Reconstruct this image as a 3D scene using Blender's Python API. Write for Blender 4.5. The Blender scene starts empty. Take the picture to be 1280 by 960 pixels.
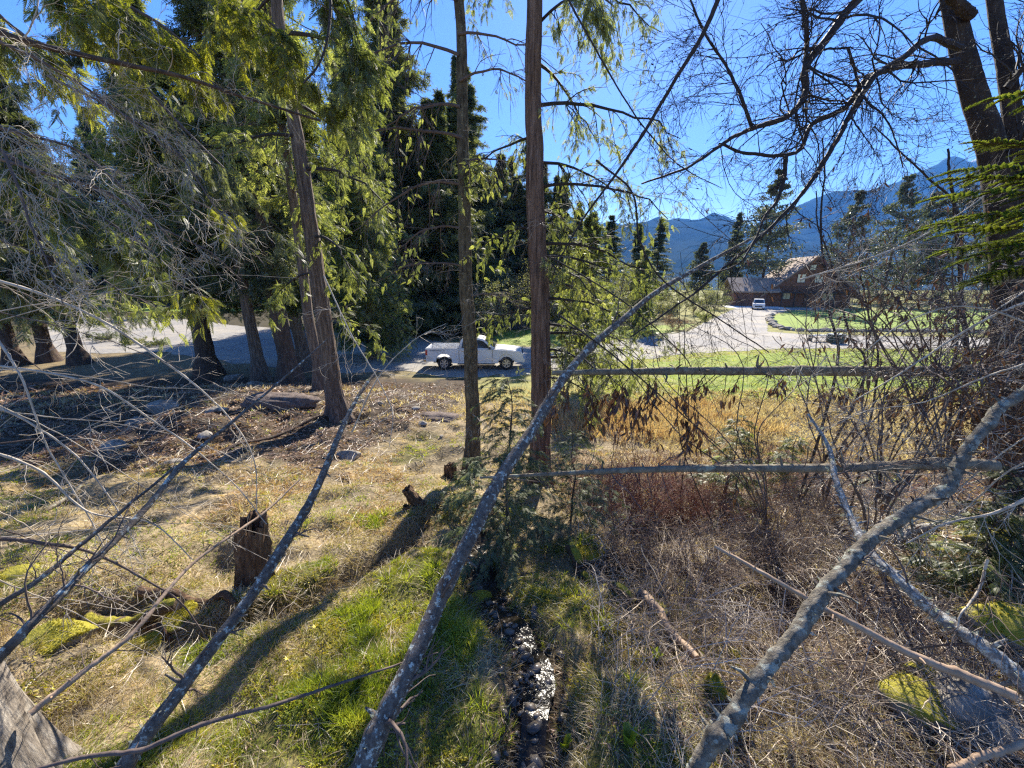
import bpy, bmesh, math, random
import numpy as np
from mathutils import Vector, Matrix
rng = np.random.default_rng(7); random.seed(7)
R = math.radians
# ---------------------------------------------------------------- camera, sky, sun, exposure
SC = bpy.context.scene; COL = SC.collection
F = 490.0; PITCH = R(15.3); CH = 5.5
cam = bpy.data.cameras.new('camera'); CAM = bpy.data.objects.new('camera', cam); COL.objects.link(CAM)
cam.sensor_width = 36; cam.lens = F/1280*36; cam.clip_start = .05; cam.clip_end = 30000
CAM.location = (0, 0, CH); CAM.rotation_euler = (R(90)-PITCH, 0, 0); SC.camera = CAM
SC.render.resolution_x = 1024; SC.render.resolution_y = 768
SUN_AZ = R(13); SUN_EL = R(34)
W = bpy.data.worlds.new('World'); SC.world = W; W.use_nodes = True
nt = W.node_tree; bg = nt.nodes['Background']
sky = nt.nodes.new('ShaderNodeTexSky'); sky.sky_type = 'NISHITA'; sky.sun_disc = False
sky.sun_elevation = SUN_EL; sky.sun_rotation = SUN_AZ
sky.altitude = 600; sky.air_density = 1.0; sky.dust_density = .1; sky.ozone_density = 4.0
hs_ = nt.nodes.new('ShaderNodeHueSaturation'); hs_.inputs['Saturation'].default_value = 1.2; hs_.inputs['Hue'].default_value=.515
nt.links.new(sky.outputs[0], hs_.inputs['Color']); nt.links.new(hs_.outputs[0], bg.inputs[0]); bg.inputs[1].default_value = .068
sl = bpy.data.lights.new('sun', 'SUN'); sl.energy = 5.0; sl.angle = R(.5); sl.color = (1, .93, .80)
SUN = bpy.data.objects.new('sun', sl); COL.objects.link(SUN)
sd = Vector((math.sin(SUN_AZ)*math.cos(SUN_EL), math.cos(SUN_AZ)*math.cos(SUN_EL), math.sin(SUN_EL)))
SUN.rotation_euler = (-sd).to_track_quat('-Z', 'Y').to_euler(); SUN.location = (0, 0, 60)
vs = SC.view_settings; vs.view_transform = 'Standard'; vs.look = 'None'; vs.gamma = 1; vs.exposure = 1.9
SC.render.engine = 'CYCLES'
SC.cycles.max_bounces = 7; SC.cycles.diffuse_bounces = 3; SC.cycles.transmission_bounces = 4; SC.cycles.glossy_bounces = 2
SC.cycles.use_denoising = False; SC.cycles.pixel_filter_type='BLACKMAN_HARRIS'; SC.cycles.filter_width = 1.3; SC.cycles.sample_clamp_indirect = 3; SC.cycles.volume_bounces = 0; SC.cycles.transparent_max_bounces = 4

# ---------------------------------------------------------------- numeric helpers
def hsh(ix, iy, s):
    a = np.sin(ix*127.1 + iy*311.7 + s*74.7)*43758.5453
    return a - np.floor(a)
def vn(x, y, sc, s=0):
    x = np.asarray(x, float)/sc; y = np.asarray(y, float)/sc
    ix = np.floor(x); iy = np.floor(y); fx = x-ix; fy = y-iy
    fx = fx*fx*(3-2*fx); fy = fy*fy*(3-2*fy)
    return ((hsh(ix,iy,s)*(1-fx)+hsh(ix+1,iy,s)*fx)*(1-fy) + (hsh(ix,iy+1,s)*(1-fx)+hsh(ix+1,iy+1,s)*fx)*fy)*2-1
def sst(a, b, x):
    t = np.clip((np.asarray(x, float)-a)/(b-a), 0, 1); return t*t*(3-2*t)
def dseg(x, y, pts):
    d = np.full(np.shape(x), 1e9)
    for (ax, ay), (bx, by) in zip(pts[:-1], pts[1:]):
        vx, vy = bx-ax, by-ay; t = np.clip(((x-ax)*vx+(y-ay)*vy)/(vx*vx+vy*vy), 0, 1)
        d = np.minimum(d, np.hypot(x-ax-t*vx, y-ay-t*vy))
    return d
CREEK = [(.14,.6),(.10,1.6),(.16,2.1),(.22,2.6),(.05,3.0),(-.2,3.5),(-.42,4.3),(-.5,5.4),(-.35,7.0)]
BANK = [(-3.3,2.9),(-2.35,3.45),(-1.75,4.5),(-1.2,5.9)]
PY = [-60,-5,0,2,4,7,10,14,17,18,9000]; PZ = [2.9,2.8,2.7,2.4,2.0,1.35,1.1,.5,.1,0,0]
def T(x, y):
    x = np.asarray(x, float); y = np.asarray(y, float)
    z = np.interp(y, PY, PZ)
    near = 1-sst(13, 19, y)
    z = z + .9*np.exp(-((x+11)/6.5)**2-((y-15)/3.6)**2) + .55*sst(2.5, 6, x)*(1-sst(3.5, 8, y)) + .25*sst(-3,-6,x)*(1-sst(6,10,y))
    z = z + near*(.15*vn(x,y,1.3,1) + .10*vn(x,y,.55,2) + .04*vn(x,y,.22,3) + .13*vn(x,y,3.1,4)*sst(3,6,y))
    z = z + .17*np.maximum(0, vn(x,y,.75,81)*.8+vn(x,y,.38,82)*.35)*(1-sst(7,10,y))*(1-sst(.8,1.6,x)*.6)
    d = dseg(x, y, CREEK)
    z = z - .2*(1-sst(.13, .5, d))*(1-sst(5.5,7.5,y)*.8)
    # cut bank : ground drops on the camera side of a short scarp
    d = dseg(x, y, BANK); z = z - .34*(1-sst(.08,.30,np.hypot(d, 0)))*(1-.5*sst(4.2,6,y))
    for hx, hy, rx, ry, dz in ((-4.25,3.2,.5,.35,-.45),(-3.75,3.0,.35,.3,-.38),(-3.6,4.4,.55,.4,-.3),(-1.0,4.9,.4,.25,-.15),(1.3,4.0,.5,.35,-.3),(2.1,5.2,.6,.4,-.3),(3.0,3.3,.6,.4,-.3),(-6.6,6.2,1.0,.6,.35),(-9,10.5,1.6,.7,.35)):
        z = z + dz*np.exp(-(((x-hx)/rx)**2+((y-hy)/ry)**2)**2)
    return z
def ray(u, v):
    x = (u-640)/F; y = -(v-480)/F
    return np.array([x, math.cos(PITCH)+y*math.sin(PITCH), -math.sin(PITCH)+y*math.cos(PITCH)])
TT = np.concatenate([np.arange(.8, 30, .02), np.arange(30, 400, .2)])
def G(u, v):
    d = ray(u, v); q = d[None]*TT[:,None]; q[:,2] += CH
    k = np.argmax(q[:,2] <= T(q[:,0], q[:,1])); return Vector(q[k])
def P(u, v, d): q = ray(u, v)*d; return np.array([q[0], q[1], q[2]+CH])
def on(x, y, dz=0): return Vector((x, y, float(T(x, y))+dz))

# ---------------------------------------------------------------- mesh helpers
class MB:
    def __init__(s): s.V=[]; s.F=[]; s.n=0
    def add(s, V, Fa, mi=0):
        V = np.asarray(V, float).reshape(-1,3); Fa = np.asarray(Fa, int)
        if len(Fa)==0: return s
        s.V.append(V); s.F.append((Fa+s.n, mi)); s.n += len(V); return s
    def tube(s, pts, rad, sides=8, mi=0, cap=True, rough=0, N=None):
        pts = np.asarray(pts, float)
        rad = np.full(len(pts), rad) if np.isscalar(rad) else np.asarray(rad, float)
        if N: pts, rad = smooth_poly(pts, rad, N)
        V, Fa = tubes(pts[None], rad[None], sides, rough); s.add(V, Fa, mi)
        if cap:
            k = len(pts)
            if sides==4: s.add(V[[0,1,2,3]][::-1], [[0,1,2,3]], mi); s.add(V[-4:], [[0,1,2,3]], mi)
            else:
                for base, c in ((0, pts[0]), ((k-1)*sides, pts[-1])):
                    s.add(np.vstack([V[base:base+sides], c]), [[i, (i+1)%sides, sides] for i in range(sides)], mi)
        return s
    def box(s, c, sz, rz=0, mi=0, taper=1, bev=0):
        bm = bmesh.new(); bmesh.ops.create_cube(bm, size=1)
        for v in bm.verts:
            k = taper if v.co.z > 0 else 1
            v.co = Vector((v.co.x*sz[0]*k, v.co.y*sz[1]*k, v.co.z*sz[2]))
        if bev: bmesh.ops.bevel(bm, geom=bm.edges[:], offset=bev, segments=2, affect='EDGES')
        bm.transform(Matrix.Translation(c) @ Matrix.Rotation(rz, 4, 'Z')); s.bm(bm, mi); return s
    def bm(s, bm, mi=0):
        bm.verts.index_update(); V = np.array([v.co[:] for v in bm.verts])
        by = {}
        for f in bm.faces: by.setdefault(len(f.verts), []).append([v.index for v in f.verts])
        base = s.n; s.V.append(V); s.n += len(V)
        for k, fs in by.items(): s.F.append((np.array(fs)+base, mi))
        bm.free()
    def build(s, name, mats, parent=None, smooth=False, origin=None):
        if not isinstance(mats, (list, tuple)): mats = [mats]
        V = np.vstack(s.V)
        if origin is not None: V = V-np.array(origin[:])
        me = bpy.data.meshes.new(name); me.vertices.add(len(V)); me.vertices.foreach_set('co', V.ravel())
        li = np.concatenate([f.ravel() for f, _ in s.F]); cnt = np.concatenate([np.full(len(f), f.shape[1]) for f, _ in s.F])
        mi = np.concatenate([np.full(len(f), m) for f, m in s.F])
        me.loops.add(len(li)); me.loops.foreach_set('vertex_index', li.astype(np.int32))
        me.polygons.add(len(cnt)); st = np.concatenate([[0], np.cumsum(cnt)[:-1]])
        me.polygons.foreach_set('loop_start', st.astype(np.int32))
        me.polygons.foreach_set('material_index', mi.astype(np.int32))
        me.polygons.foreach_set('use_smooth', np.full(len(cnt), smooth))
        me.update(calc_edges=True); me.validate()
        for m in mats: me.materials.append(m)
        o = bpy.data.objects.new(name, me); COL.objects.link(o)
        if parent: o.parent = parent
        if origin is not None and not parent: o.location = origin
        return o
def norm(a): return a/np.maximum(np.linalg.norm(a, axis=-1, keepdims=True), 1e-9)
def smooth_poly(pts, rad, N):
    pts = np.asarray(pts, float); k = len(pts)
    t = np.linspace(0, k-1, N); i = np.minimum(t.astype(int), k-2); f = (t-i)[:,None]
    p = np.vstack([2*pts[0]-pts[1], pts, 2*pts[-1]-pts[-2]])
    p0, p1, p2, p3 = p[i], p[i+1], p[i+2], p[i+3]
    q = .5*((2*p1)+(-p0+p2)*f+(2*p0-5*p1+4*p2-p3)*f*f+(-p0+3*p1-3*p2+p3)*f**3)
    return q, np.interp(t, range(k), rad)
def tubes(PT, RD, sides=3, rough=0):
    """PT (m,N,3) RD (m,N) -> V,F"""
    m, N, _ = PT.shape
    tg = np.gradient(PT, axis=1); tg = norm(tg)
    mean = norm(tg.mean(1)); ref = np.where(np.abs(mean[:, 2:3])>.8, np.array([[1.,.13,0]]), np.array([[0,.07,1.]]))
    u = norm(np.cross(tg, ref[:,None,:])); v = np.cross(tg, u)
    a = np.arange(sides)/sides*2*np.pi
    r = RD[:,:,None]*np.ones(sides)
    if rough: r = r*(1+rough*(rng.random(r.shape)-.5)*2)
    V = PT[:,:,None,:] + r[...,None]*(np.cos(a)[None,None,:,None]*u[:,:,None,:]+np.sin(a)[None,None,:,None]*v[:,:,None,:])
    b = (np.arange(m)[:,None,None]*N + np.arange(N-1)[None,:,None])*sides; j = np.arange(sides)[None,None,:]; j2 = (j+1)%sides
    Fa = np.stack([b+j, b+j2, b+sides+j2, b+sides+j], -1).reshape(-1,4)
    return V.reshape(-1,3), Fa
def poly(name, pts3): pass
def stamp(tmplV, tmplF, pos, d, nrm, sc):
    """place template (x along d, z along nrm) at every pos"""
    d = norm(d); y = norm(np.cross(nrm, d)); z = np.cross(d, y); sc = np.asarray(sc, float)
    if sc.ndim==1: sc = np.repeat(sc[:,None], 3, 1)
    n = len(pos); t = tmplV[None]*sc[:,None,:]
    V = pos[:,None]+t[...,0:1]*d[:,None]+t[...,1:2]*y[:,None]+t[...,2:3]*z[:,None]
    Fa = tmplF[None]+(np.arange(n)*len(tmplV))[:,None,None]
    return V.reshape(-1,3), Fa.reshape(-1, tmplF.shape[1])
def rdir(n, zs=1.0):
    v = rng.normal(size=(n,3)); v[:,2] *= zs; return norm(v)
# leaf templates -------------------------------------------------
LEAF = (np.array([[0,0,0],[.45,.16,.03],[1,0,-.05],[.45,-.16,.03]]), np.array([[0,1,2,3]]))
NEEDLE = (np.array([[0,-.03,0],[0,.03,0],[1,.02,-.05],[1,-.02,-.05]]), np.array([[0,1,2,3]]))
def frond(pairs, wid=.42, droop=.25, lw=.10):
    V=[]; Fa=[]
    def q(a, b, w):
        a=np.array(a); b=np.array(b); dd=b-a; s_=np.array([-dd[1],dd[0],0]); s_=s_/max(np.linalg.norm(s_),1e-6)*w
        mid=a*.5+b*.5; k=len(V); V.extend([a, mid+s_, b, mid-s_]); Fa.append([k,k+1,k+2,k+3])
    for i in range(pairs):
        t=(i+.5)/pairs; x=t*.9; z=-droop*x*x; L=wid*(1-t*.75)*(.6+.4*min(1,t*4))
        for sg in (-1,1):
            q((x,0,z),(x+L*.75,sg*L*.75,z-.12*L),lw*(1-.5*t))
    q((.0,0,0),(1,0,-droop),.03); q((.7,0,-droop*.5),(1.08,0,-droop*1.1),lw*.6)
    return np.array(V), np.array(Fa)
FR2 = frond(8, .38, .3, .05); FR1 = frond(4, .55, .35, .085); 
FR0 = (np.array([[0,0,0],[.5,.2,-.05],[1,.02,-.25],[.5,-.02,-.12],[.55,-.25,-.05]]), np.array([[0,1,2,3],[0,3,2,4]]))

# ---------------------------------------------------------------- tagging
def tag(o, label=None, cat=None, group=None, kind=None):
    if label: o['label']=label
    if cat: o['category']=cat
    if group: o['group']=group
    if kind: o['kind']=kind
    return o
def thing(name, label, cat, loc=(0,0,0), rz=0, group=None):
    o = bpy.data.objects.new(name, None); COL.objects.link(o); o.location = loc; o.rotation_euler = (0,0,rz)
    o.empty_display_size=.1
    return tag(o, label, cat, group)
def dup(root, loc, rz, sc=1, label=None, group=None):
    r = root.copy(); COL.objects.link(r); r.location = loc; r.rotation_euler = (0,0,rz); r.scale = (sc,sc,sc) if np.isscalar(sc) else sc
    if label: r['label']=label
    if group: r['group']=group
    for ch in list(root.children):
        c = ch.copy(); COL.objects.link(c); c.parent = r
        for g in ch.children:
            d = g.copy(); COL.objects.link(d); d.parent = c
    return r

# ---------------------------------------------------------------- materials
def newmat(name):
    m = bpy.data.materials.new(name); m.use_nodes = True; n = m.node_tree; n.nodes.clear()
    out = n.nodes.new('ShaderNodeOutputMaterial'); return m, n, out
def nd(n, t, **kw):
    x = n.nodes.new(t)
    for k, v in kw.items():
        if k.startswith('i_'):
            key = k[2:]; key = int(key) if key.isdigit() else key.replace('_',' ')
            x.inputs[key].default_value = v
        else: setattr(x, k, v)
    return x
def ramp(n, fac, stops):
    r = n.nodes.new('ShaderNodeValToRGB'); e = r.color_ramp.elements
    while len(e) < len(stops): e.new(.5)
    for k, (p, c) in enumerate(stops): e[k].position = p; e[k].color = (*c, 1)
    n.links.new(fac, r.inputs[0]); return r.outputs[0]
def mixc(n, fac, a, b, mode='MIX'):
    m = n.nodes.new('ShaderNodeMix'); m.data_type='RGBA'; m.blend_type=mode
    for s, k in ((fac,0),(a,6),(b,7)):
        if isinstance(s, (int,float)): m.inputs[k].default_value = s
        elif isinstance(s, tuple): m.inputs[k].default_value = (*s,1)
        else: n.links.new(s, m.inputs[k])
    return m.outputs[2]
def foliage_mat(name, cols, tr=.5, nsc=1.2, rough=.5, gloss=.06):
    m, n, out = newmat(name); L = n.links.new
    g = nd(n,'ShaderNodeNewGeometry'); tc = nd(n,'ShaderNodeTexCoord')
    no = nd(n,'ShaderNodeTexNoise', i_Scale=nsc, i_Detail=2.0); L(tc.outputs['Object'], no.inputs['Vector'])
    a = nd(n,'ShaderNodeMath', operation='MULTIPLY_ADD'); a.inputs[1].default_value=.55; L(g.outputs['Random Per Island'], a.inputs[0])
    b = nd(n,'ShaderNodeMath', operation='MULTIPLY_ADD'); b.inputs[1].default_value=1.5; b.inputs[2].default_value=-.52; L(no.outputs[0], b.inputs[0]); L(b.outputs[0], a.inputs[2])
    k = len(cols); c = ramp(n, a.outputs[0], [(i/(k-1), cc) for i, cc in enumerate(cols)])
    df = nd(n,'ShaderNodeBsdfDiffuse'); tl = nd(n,'ShaderNodeBsdfTranslucent'); gl = nd(n,'ShaderNodeBsdfGlossy', i_Roughness=rough)
    tcol = mixc(n, 1.0, c, (1.5,1.45,.7), 'MULTIPLY')
    L(c, df.inputs[0]); L(tcol, tl.inputs[0]); gl.inputs[0].default_value=(.8,.8,.8,1)
    m1 = nd(n,'ShaderNodeMixShader', i_0=tr); L(df.outputs[0], m1.inputs[1]); L(tl.outputs[0], m1.inputs[2])
    m2 = nd(n,'ShaderNodeMixShader', i_0=gloss); L(m1.outputs[0], m2.inputs[1]); L(gl.outputs[0], m2.inputs[2])
    L(m2.outputs[0], out.inputs[0]); return m
def surf_mat(name, cols, scale=(6,6,6), rough=.85, bump=.4, bscale=None, detail=6, bdist=.02, spots=None, metal=0, coat=0, spec=.3, moss=None):
    m, n, out = newmat(name); L = n.links.new; p = nd(n,'ShaderNodeBsdfPrincipled'); L(p.outputs[0], out.inputs[0])
    p.inputs['Roughness'].default_value = rough; p.inputs['Metallic'].default_value=metal; p.inputs['Specular IOR Level'].default_value=spec
    p.inputs['Coat Weight'].default_value = coat
    tc = nd(n,'ShaderNodeTexCoord'); mp = nd(n,'ShaderNodeMapping'); mp.inputs['Scale'].default_value = scale
    L(tc.outputs['Object'], mp.inputs[0])
    no = nd(n,'ShaderNodeTexNoise', i_Scale=1.0, i_Detail=float(detail), i_Roughness=.65); L(mp.outputs[0], no.inputs['Vector'])
    k = len(cols); c = ramp(n, no.outputs[0], [(.28+.44*i/max(k-1,1), cc) for i, cc in enumerate(cols)])
    if spots:
        s2, lo, hi, cc = spots
        n2 = nd(n,'ShaderNodeTexNoise', i_Scale=s2, i_Detail=5.0, i_Roughness=.7); L(tc.outputs['Object'], n2.inputs['Vector'])
        f = ramp(n, n2.outputs[0], [(lo,(0,0,0)),(hi,(1,1,1))]); c = mixc(n, f, c, cc)
    if moss:
        s3, lo, hi, c1, c2 = moss
        g = nd(n,'ShaderNodeNewGeometry'); sx = nd(n,'ShaderNodeSeparateXYZ'); L(g.outputs['Normal'], sx.inputs[0])
        n3 = nd(n,'ShaderNodeTexNoise', i_Scale=s3, i_Detail=4.0); L(tc.outputs['Object'], n3.inputs['Vector'])
        a = nd(n,'ShaderNodeMath', operation='MULTIPLY_ADD'); a.inputs[1].default_value=.35; L(sx.outputs[2], a.inputs[0]); L(n3.outputs[0], a.inputs[2])
        f = ramp(n, a.outputs[0], [(lo,(0,0,0)),(hi,(1,1,1))])
        n4 = nd(n,'ShaderNodeTexNoise', i_Scale=40.0, i_Detail=3.0); L(tc.outputs['Object'], n4.inputs['Vector'])
        mc = mixc(n, n4.outputs[0], c1, c2); c = mixc(n, f, c, mc)
    L(c, p.inputs['Base Color'])
    if bump:
        b = nd(n,'ShaderNodeBump', i_Strength=bump, i_Distance=bdist)
        if bscale:
            mp2 = nd(n,'ShaderNodeMapping'); mp2.inputs['Scale'].default_value = bscale; L(tc.outputs['Object'], mp2.inputs[0])
            nb = nd(n,'ShaderNodeTexNoise', i_Scale=1.0, i_Detail=6.0, i_Roughness=.7); L(mp2.outputs[0], nb.inputs['Vector']); L(nb.outputs[0], b.inputs['Height'])
        else: L(no.outputs[0], b.inputs['Height'])
        L(b.outputs[0], p.inputs['Normal'])
    return m
def plain(name, c, rough=.5, metal=0, coat=0, spec=.5):
    m, n, out = newmat(name); p = nd(n,'ShaderNodeBsdfPrincipled'); n.links.new(p.outputs[0], out.inputs[0])
    g = nd(n,'ShaderNodeTexNoise', i_Scale=3.0, i_Detail=4.0); c2 = tuple(x*.85 for x in c)
    n.links.new(mixc(n, g.outputs[0], c, c2), p.inputs['Base Color'])
    p.inputs['Roughness'].default_value=rough; p.inputs['Metallic'].default_value=metal; p.inputs['Coat Weight'].default_value=coat; p.inputs['Specular IOR Level'].default_value=spec
    return m
M = {}
M['bark_cedar'] = surf_mat('cedar_bark', [(.035,.026,.02),(.14,.10,.075),(.29,.225,.175)], (16,16,1.6), .9, .9, (30,30,2.2), bdist=.05)
M['bark_grey'] = surf_mat('grey_bark', [(.07,.055,.04),(.2,.165,.12),(.33,.28,.2)], (12,12,5), .9, .8, (26,26,12), bdist=.03, spots=(9,.56,.66,(.3,.32,.24)))
M['bark_red'] = surf_mat('reddish_fibrous_bark', [(.04,.024,.018),(.17,.105,.075),(.33,.22,.165)], (18,18,1.8), .95, 1, (36,36,3), bdist=.05)
M['bark_brown'] = surf_mat('brown_flaky_bark', [(.03,.024,.016),(.12,.095,.06),(.25,.205,.13)], (16,16,5), .95, 1, (34,34,12), bdist=.05, spots=(18,.6,.66,(.28,.27,.19)))
M['bark_maple'] = surf_mat('maple_bark', [(.018,.013,.010),(.05,.035,.026),(.10,.07,.05)], (10,10,4), .9, 1, (26,26,9), bdist=.05, spots=(16,.62,.68,(.3,.3,.2)))
M['bark_old'] = surf_mat('old_grey_bark', [(.07,.055,.045),(.22,.185,.15),(.38,.34,.29)], (30,30,5), .9, .8, (50,50,9), bdist=.015)
M['bark_dark'] = surf_mat('dark_bark', [(.03,.022,.018),(.09,.06,.045),(.16,.11,.08)], (10,10,2), .9, .9, (22,22,4), bdist=.05, spots=(7,.6,.7,(.16,.17,.08)))
M['bark_lichen'] = surf_mat('lichen_bark', [(.045,.035,.03),(.13,.105,.085),(.22,.19,.16)], (25,25,25), .9, .8, (60,60,60), bdist=.012, spots=(22,.55,.62,(.5,.53,.47)))
M['bark_smooth'] = surf_mat('smooth_grey_bark', [(.05,.042,.032),(.18,.155,.12),(.34,.31,.25)], (24,24,24), .9, 1, (55,55,55), bdist=.02, detail=10, spots=(16,.55,.6,(.36,.37,.31)))
M['bark_frost'] = surf_mat('pale_lichen_bark', [(.08,.065,.055),(.22,.195,.17),(.34,.32,.29)], (30,30,30), .9, .9, (90,90,90), bdist=.012, spots=(40,.5,.58,(.5,.5,.46)))
M['twig'] = surf_mat('twig_bark', [(.07,.05,.045),(.16,.12,.10)], (20,20,20), .8, .2)
M['twig_dark'] = surf_mat('dark_twig_bark', [(.018,.014,.013),(.055,.042,.036)], (20,20,20), .75, .2)
M['twig_red'] = surf_mat('reddish_twig_bark', [(.10,.04,.03),(.24,.11,.08)], (15,15,15), .8, .2)
M['twig_silver'] = surf_mat('silvery_dead_twig', [(.24,.20,.15),(.58,.50,.40)], (12,12,12), .7, .2)
M['stick_tan'] = surf_mat('bare_stick_wood', [(.25,.16,.10),(.45,.33,.23)], (12,12,12), .75, .3)
M['deadwood'] = surf_mat('rotten_wood', [(.03,.018,.012),(.12,.07,.04),(.26,.17,.1)], (25,25,4), .95, 1, (40,40,6), bdist=.03)
M['needles_cedar'] = foliage_mat('cedar_foliage', [(.035,.05,.02),(.11,.14,.045),(.22,.25,.085),(.35,.36,.15)], .6, .8)
M['needles_gold'] = foliage_mat('golden_cedar_foliage', [(.08,.10,.015),(.18,.20,.025),(.32,.30,.04)], .6, 1.5)
M['needles_dark'] = foliage_mat('dark_conifer_foliage', [(.025,.035,.02),(.07,.09,.04),(.14,.16,.075),(.25,.27,.14)], .55, .5)
M['needles_pine'] = foliage_mat('pine_foliage', [(.03,.045,.025),(.07,.09,.05),(.13,.15,.09)], .35, .4, gloss=.12)
M['needles_frost'] = foliage_mat('grey_green_cedar_foliage', [(.04,.055,.025),(.11,.14,.065),(.24,.27,.15)], .4, 3, .5, .03)
M['needles_fir'] = foliage_mat('fir_needles', [(.06,.10,.025),(.16,.21,.04),(.30,.33,.07)], .42, 9, .4, .05)
M['leaf_brown'] = foliage_mat('dead_brown_leaf', [(.035,.02,.015),(.09,.045,.03),(.17,.09,.055)], .22, 4)
M['leaf_litter'] = foliage_mat('fallen_leaf', [(.10,.05,.03),(.26,.15,.09),(.42,.29,.2)], .2, 4)
M['leaf_small'] = foliage_mat('young_shrub_leaf', [(.10,.11,.05),(.2,.21,.09),(.34,.33,.16)], .4, .6, gloss=.1)
M['grass'] = foliage_mat('green_grass', [(.05,.08,.01),(.17,.23,.02),(.32,.37,.035),(.46,.45,.11)], .5, 1.5)
M['straw'] = foliage_mat('dry_grass', [(.17,.115,.065),(.33,.25,.15),(.48,.40,.27),(.62,.55,.40)], .35, 1.2)
M['straw_rust'] = foliage_mat('rusty_dry_grass', [(.22,.12,.065),(.38,.25,.14),(.55,.43,.28)], .4, 1.0)
M['cane'] = foliage_mat('bramble_cane', [(.11,.07,.05),(.36,.28,.20),(.72,.63,.50)], .05, 1.5, .5, .08)
M['cane_red'] = foliage_mat('red_brown_stem', [(.12,.04,.03),(.24,.09,.06),(.4,.2,.14)], .05, 1.5, .5, .08)
M['moss'] = foliage_mat('yellow_green_moss', [(.14,.16,.02),(.34,.31,.03),(.58,.48,.05)], .3, 5)
M['rock'] = surf_mat('weathered_rock', [(.09,.075,.06),(.26,.23,.19),(.46,.42,.36)], (7,7,7), .9, .8, (25,25,25), bdist=.03)
M['rock_moss'] = surf_mat('mossy_rock', [(.09,.08,.07),(.22,.2,.17),(.34,.31,.27)], (7,7,7), .9, .9, (40,40,40), bdist=.03, moss=(5,.56,.68,(.2,.19,.02),(.48,.41,.05)))
# ---------------------------------------------------------------- ground
def axis(lo, hi, step, far, n):
    a = np.arange(lo, hi+step/2, step); g = np.geomspace(step, far, n); g = np.cumsum(g/g.sum()*(far))
    return a, g
xa, gx = axis(-9, 9, .07, 7000, 60); ya, gy = axis(.3, 16, .07, 9000, 70)
xs = np.concatenate([-9-gx[::-1], xa, 9+gx]); ys = np.concatenate([[-60,-30,-12,-6,-3,-1.5,-.6,0], ya, 16+gy])
X, Y = np.meshgrid(xs, ys); Z = T(X, Y)
def gmasks(x, y):
    n1 = vn(x,y,.9,11); n2 = vn(x,y,.35,12); n3 = vn(x,y,2.4,13)
    green = sst(.1,.6, .92-np.abs((x+1.0)/2.3)**2-((y-2.6)/2.4)**2*.5+.6*n1+.75*n2)
    green = np.maximum(green, sst(.15,.6,n3*.8+.4*n1-.12)*(1-sst(11,15,y))*(x<3)*.75)
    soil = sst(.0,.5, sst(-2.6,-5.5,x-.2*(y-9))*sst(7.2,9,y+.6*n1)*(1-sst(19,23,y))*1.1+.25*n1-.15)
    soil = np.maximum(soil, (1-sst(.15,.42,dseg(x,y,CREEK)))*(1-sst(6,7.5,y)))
    soil = np.maximum(soil, .6*(1-sst(.1,.3,dseg(x,y,BANK))))
    br = sst(.5,1.4,x+.4*n1-.06*y)*(1-sst(6.8,8.5,y+n1))
    lawnish = sst(15,18,y)
    return green, soil, br, lawnish
gm, so, br, la = gmasks(X, Y)
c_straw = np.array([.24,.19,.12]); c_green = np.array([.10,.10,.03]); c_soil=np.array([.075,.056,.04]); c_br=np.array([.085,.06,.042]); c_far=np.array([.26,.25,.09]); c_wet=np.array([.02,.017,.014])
Cc = np.ones(X.shape+(3,))*c_straw
Cc = Cc*(1-gm[...,None])+c_green*gm[...,None]; Cc = Cc*(1-br[...,None])+c_br*br[...,None]
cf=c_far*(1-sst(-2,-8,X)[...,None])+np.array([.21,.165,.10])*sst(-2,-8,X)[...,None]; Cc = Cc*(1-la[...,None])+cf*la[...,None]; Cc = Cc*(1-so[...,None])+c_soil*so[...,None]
wet = ((1-sst(.1,.26,dseg(X,Y,CREEK)))*(1-sst(5,6.5,Y)))[...,None]; Cc = Cc*(1-wet)+c_wet*wet
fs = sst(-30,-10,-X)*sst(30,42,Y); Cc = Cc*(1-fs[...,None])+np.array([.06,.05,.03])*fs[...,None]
def ground_mat():
    m, n, out = newmat('ground'); L = n.links.new; p = nd(n,'ShaderNodeBsdfPrincipled', i_Roughness=.95); L(p.outputs[0], out.inputs[0]); p.inputs['Specular IOR Level'].default_value=.15
    at = nd(n,'ShaderNodeAttribute', attribute_name='soil_kind'); tc = nd(n,'ShaderNodeTexCoord')
    a = nd(n,'ShaderNodeTexNoise', i_Scale=1.4, i_Detail=9.0, i_Roughness=.72); b = nd(n,'ShaderNodeTexNoise', i_Scale=22.0, i_Detail=5.0)
    L(tc.outputs['Object'], a.inputs['Vector']); L(tc.outputs['Object'], b.inputs['Vector'])
    v = ramp(n, a.outputs[0], [(.3,(.45,.42,.38)),(.5,(1,1,1)),(.7,(1.5,1.35,1.1))]); w = ramp(n, b.outputs[0], [(.3,(.55,.55,.55)),(.7,(1.4,1.4,1.35))])
    c = mixc(n,1.0,at.outputs[0],v,'MULTIPLY'); c = mixc(n,1.0,c,w,'MULTIPLY'); L(c, p.inputs['Base Color'])
    bp = nd(n,'ShaderNodeBump', i_Strength=.8, i_Distance=.03); L(b.outputs[0], bp.inputs['Height']); L(bp.outputs[0], p.inputs['Normal'])
    return m
ny, nx = X.shape
idx = np.arange(ny*nx).reshape(ny,nx); Fq = np.stack([idx[:-1,:-1],idx[:-1,1:],idx[1:,1:],idx[1:,:-1]],-1).reshape(-1,4)
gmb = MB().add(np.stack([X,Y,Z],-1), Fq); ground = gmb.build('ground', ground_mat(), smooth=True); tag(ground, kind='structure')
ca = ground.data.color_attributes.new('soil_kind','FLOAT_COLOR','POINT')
ca.data.foreach_set('color', np.concatenate([Cc.reshape(-1,3), np.ones((ny*nx,1))],1).ravel())
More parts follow.
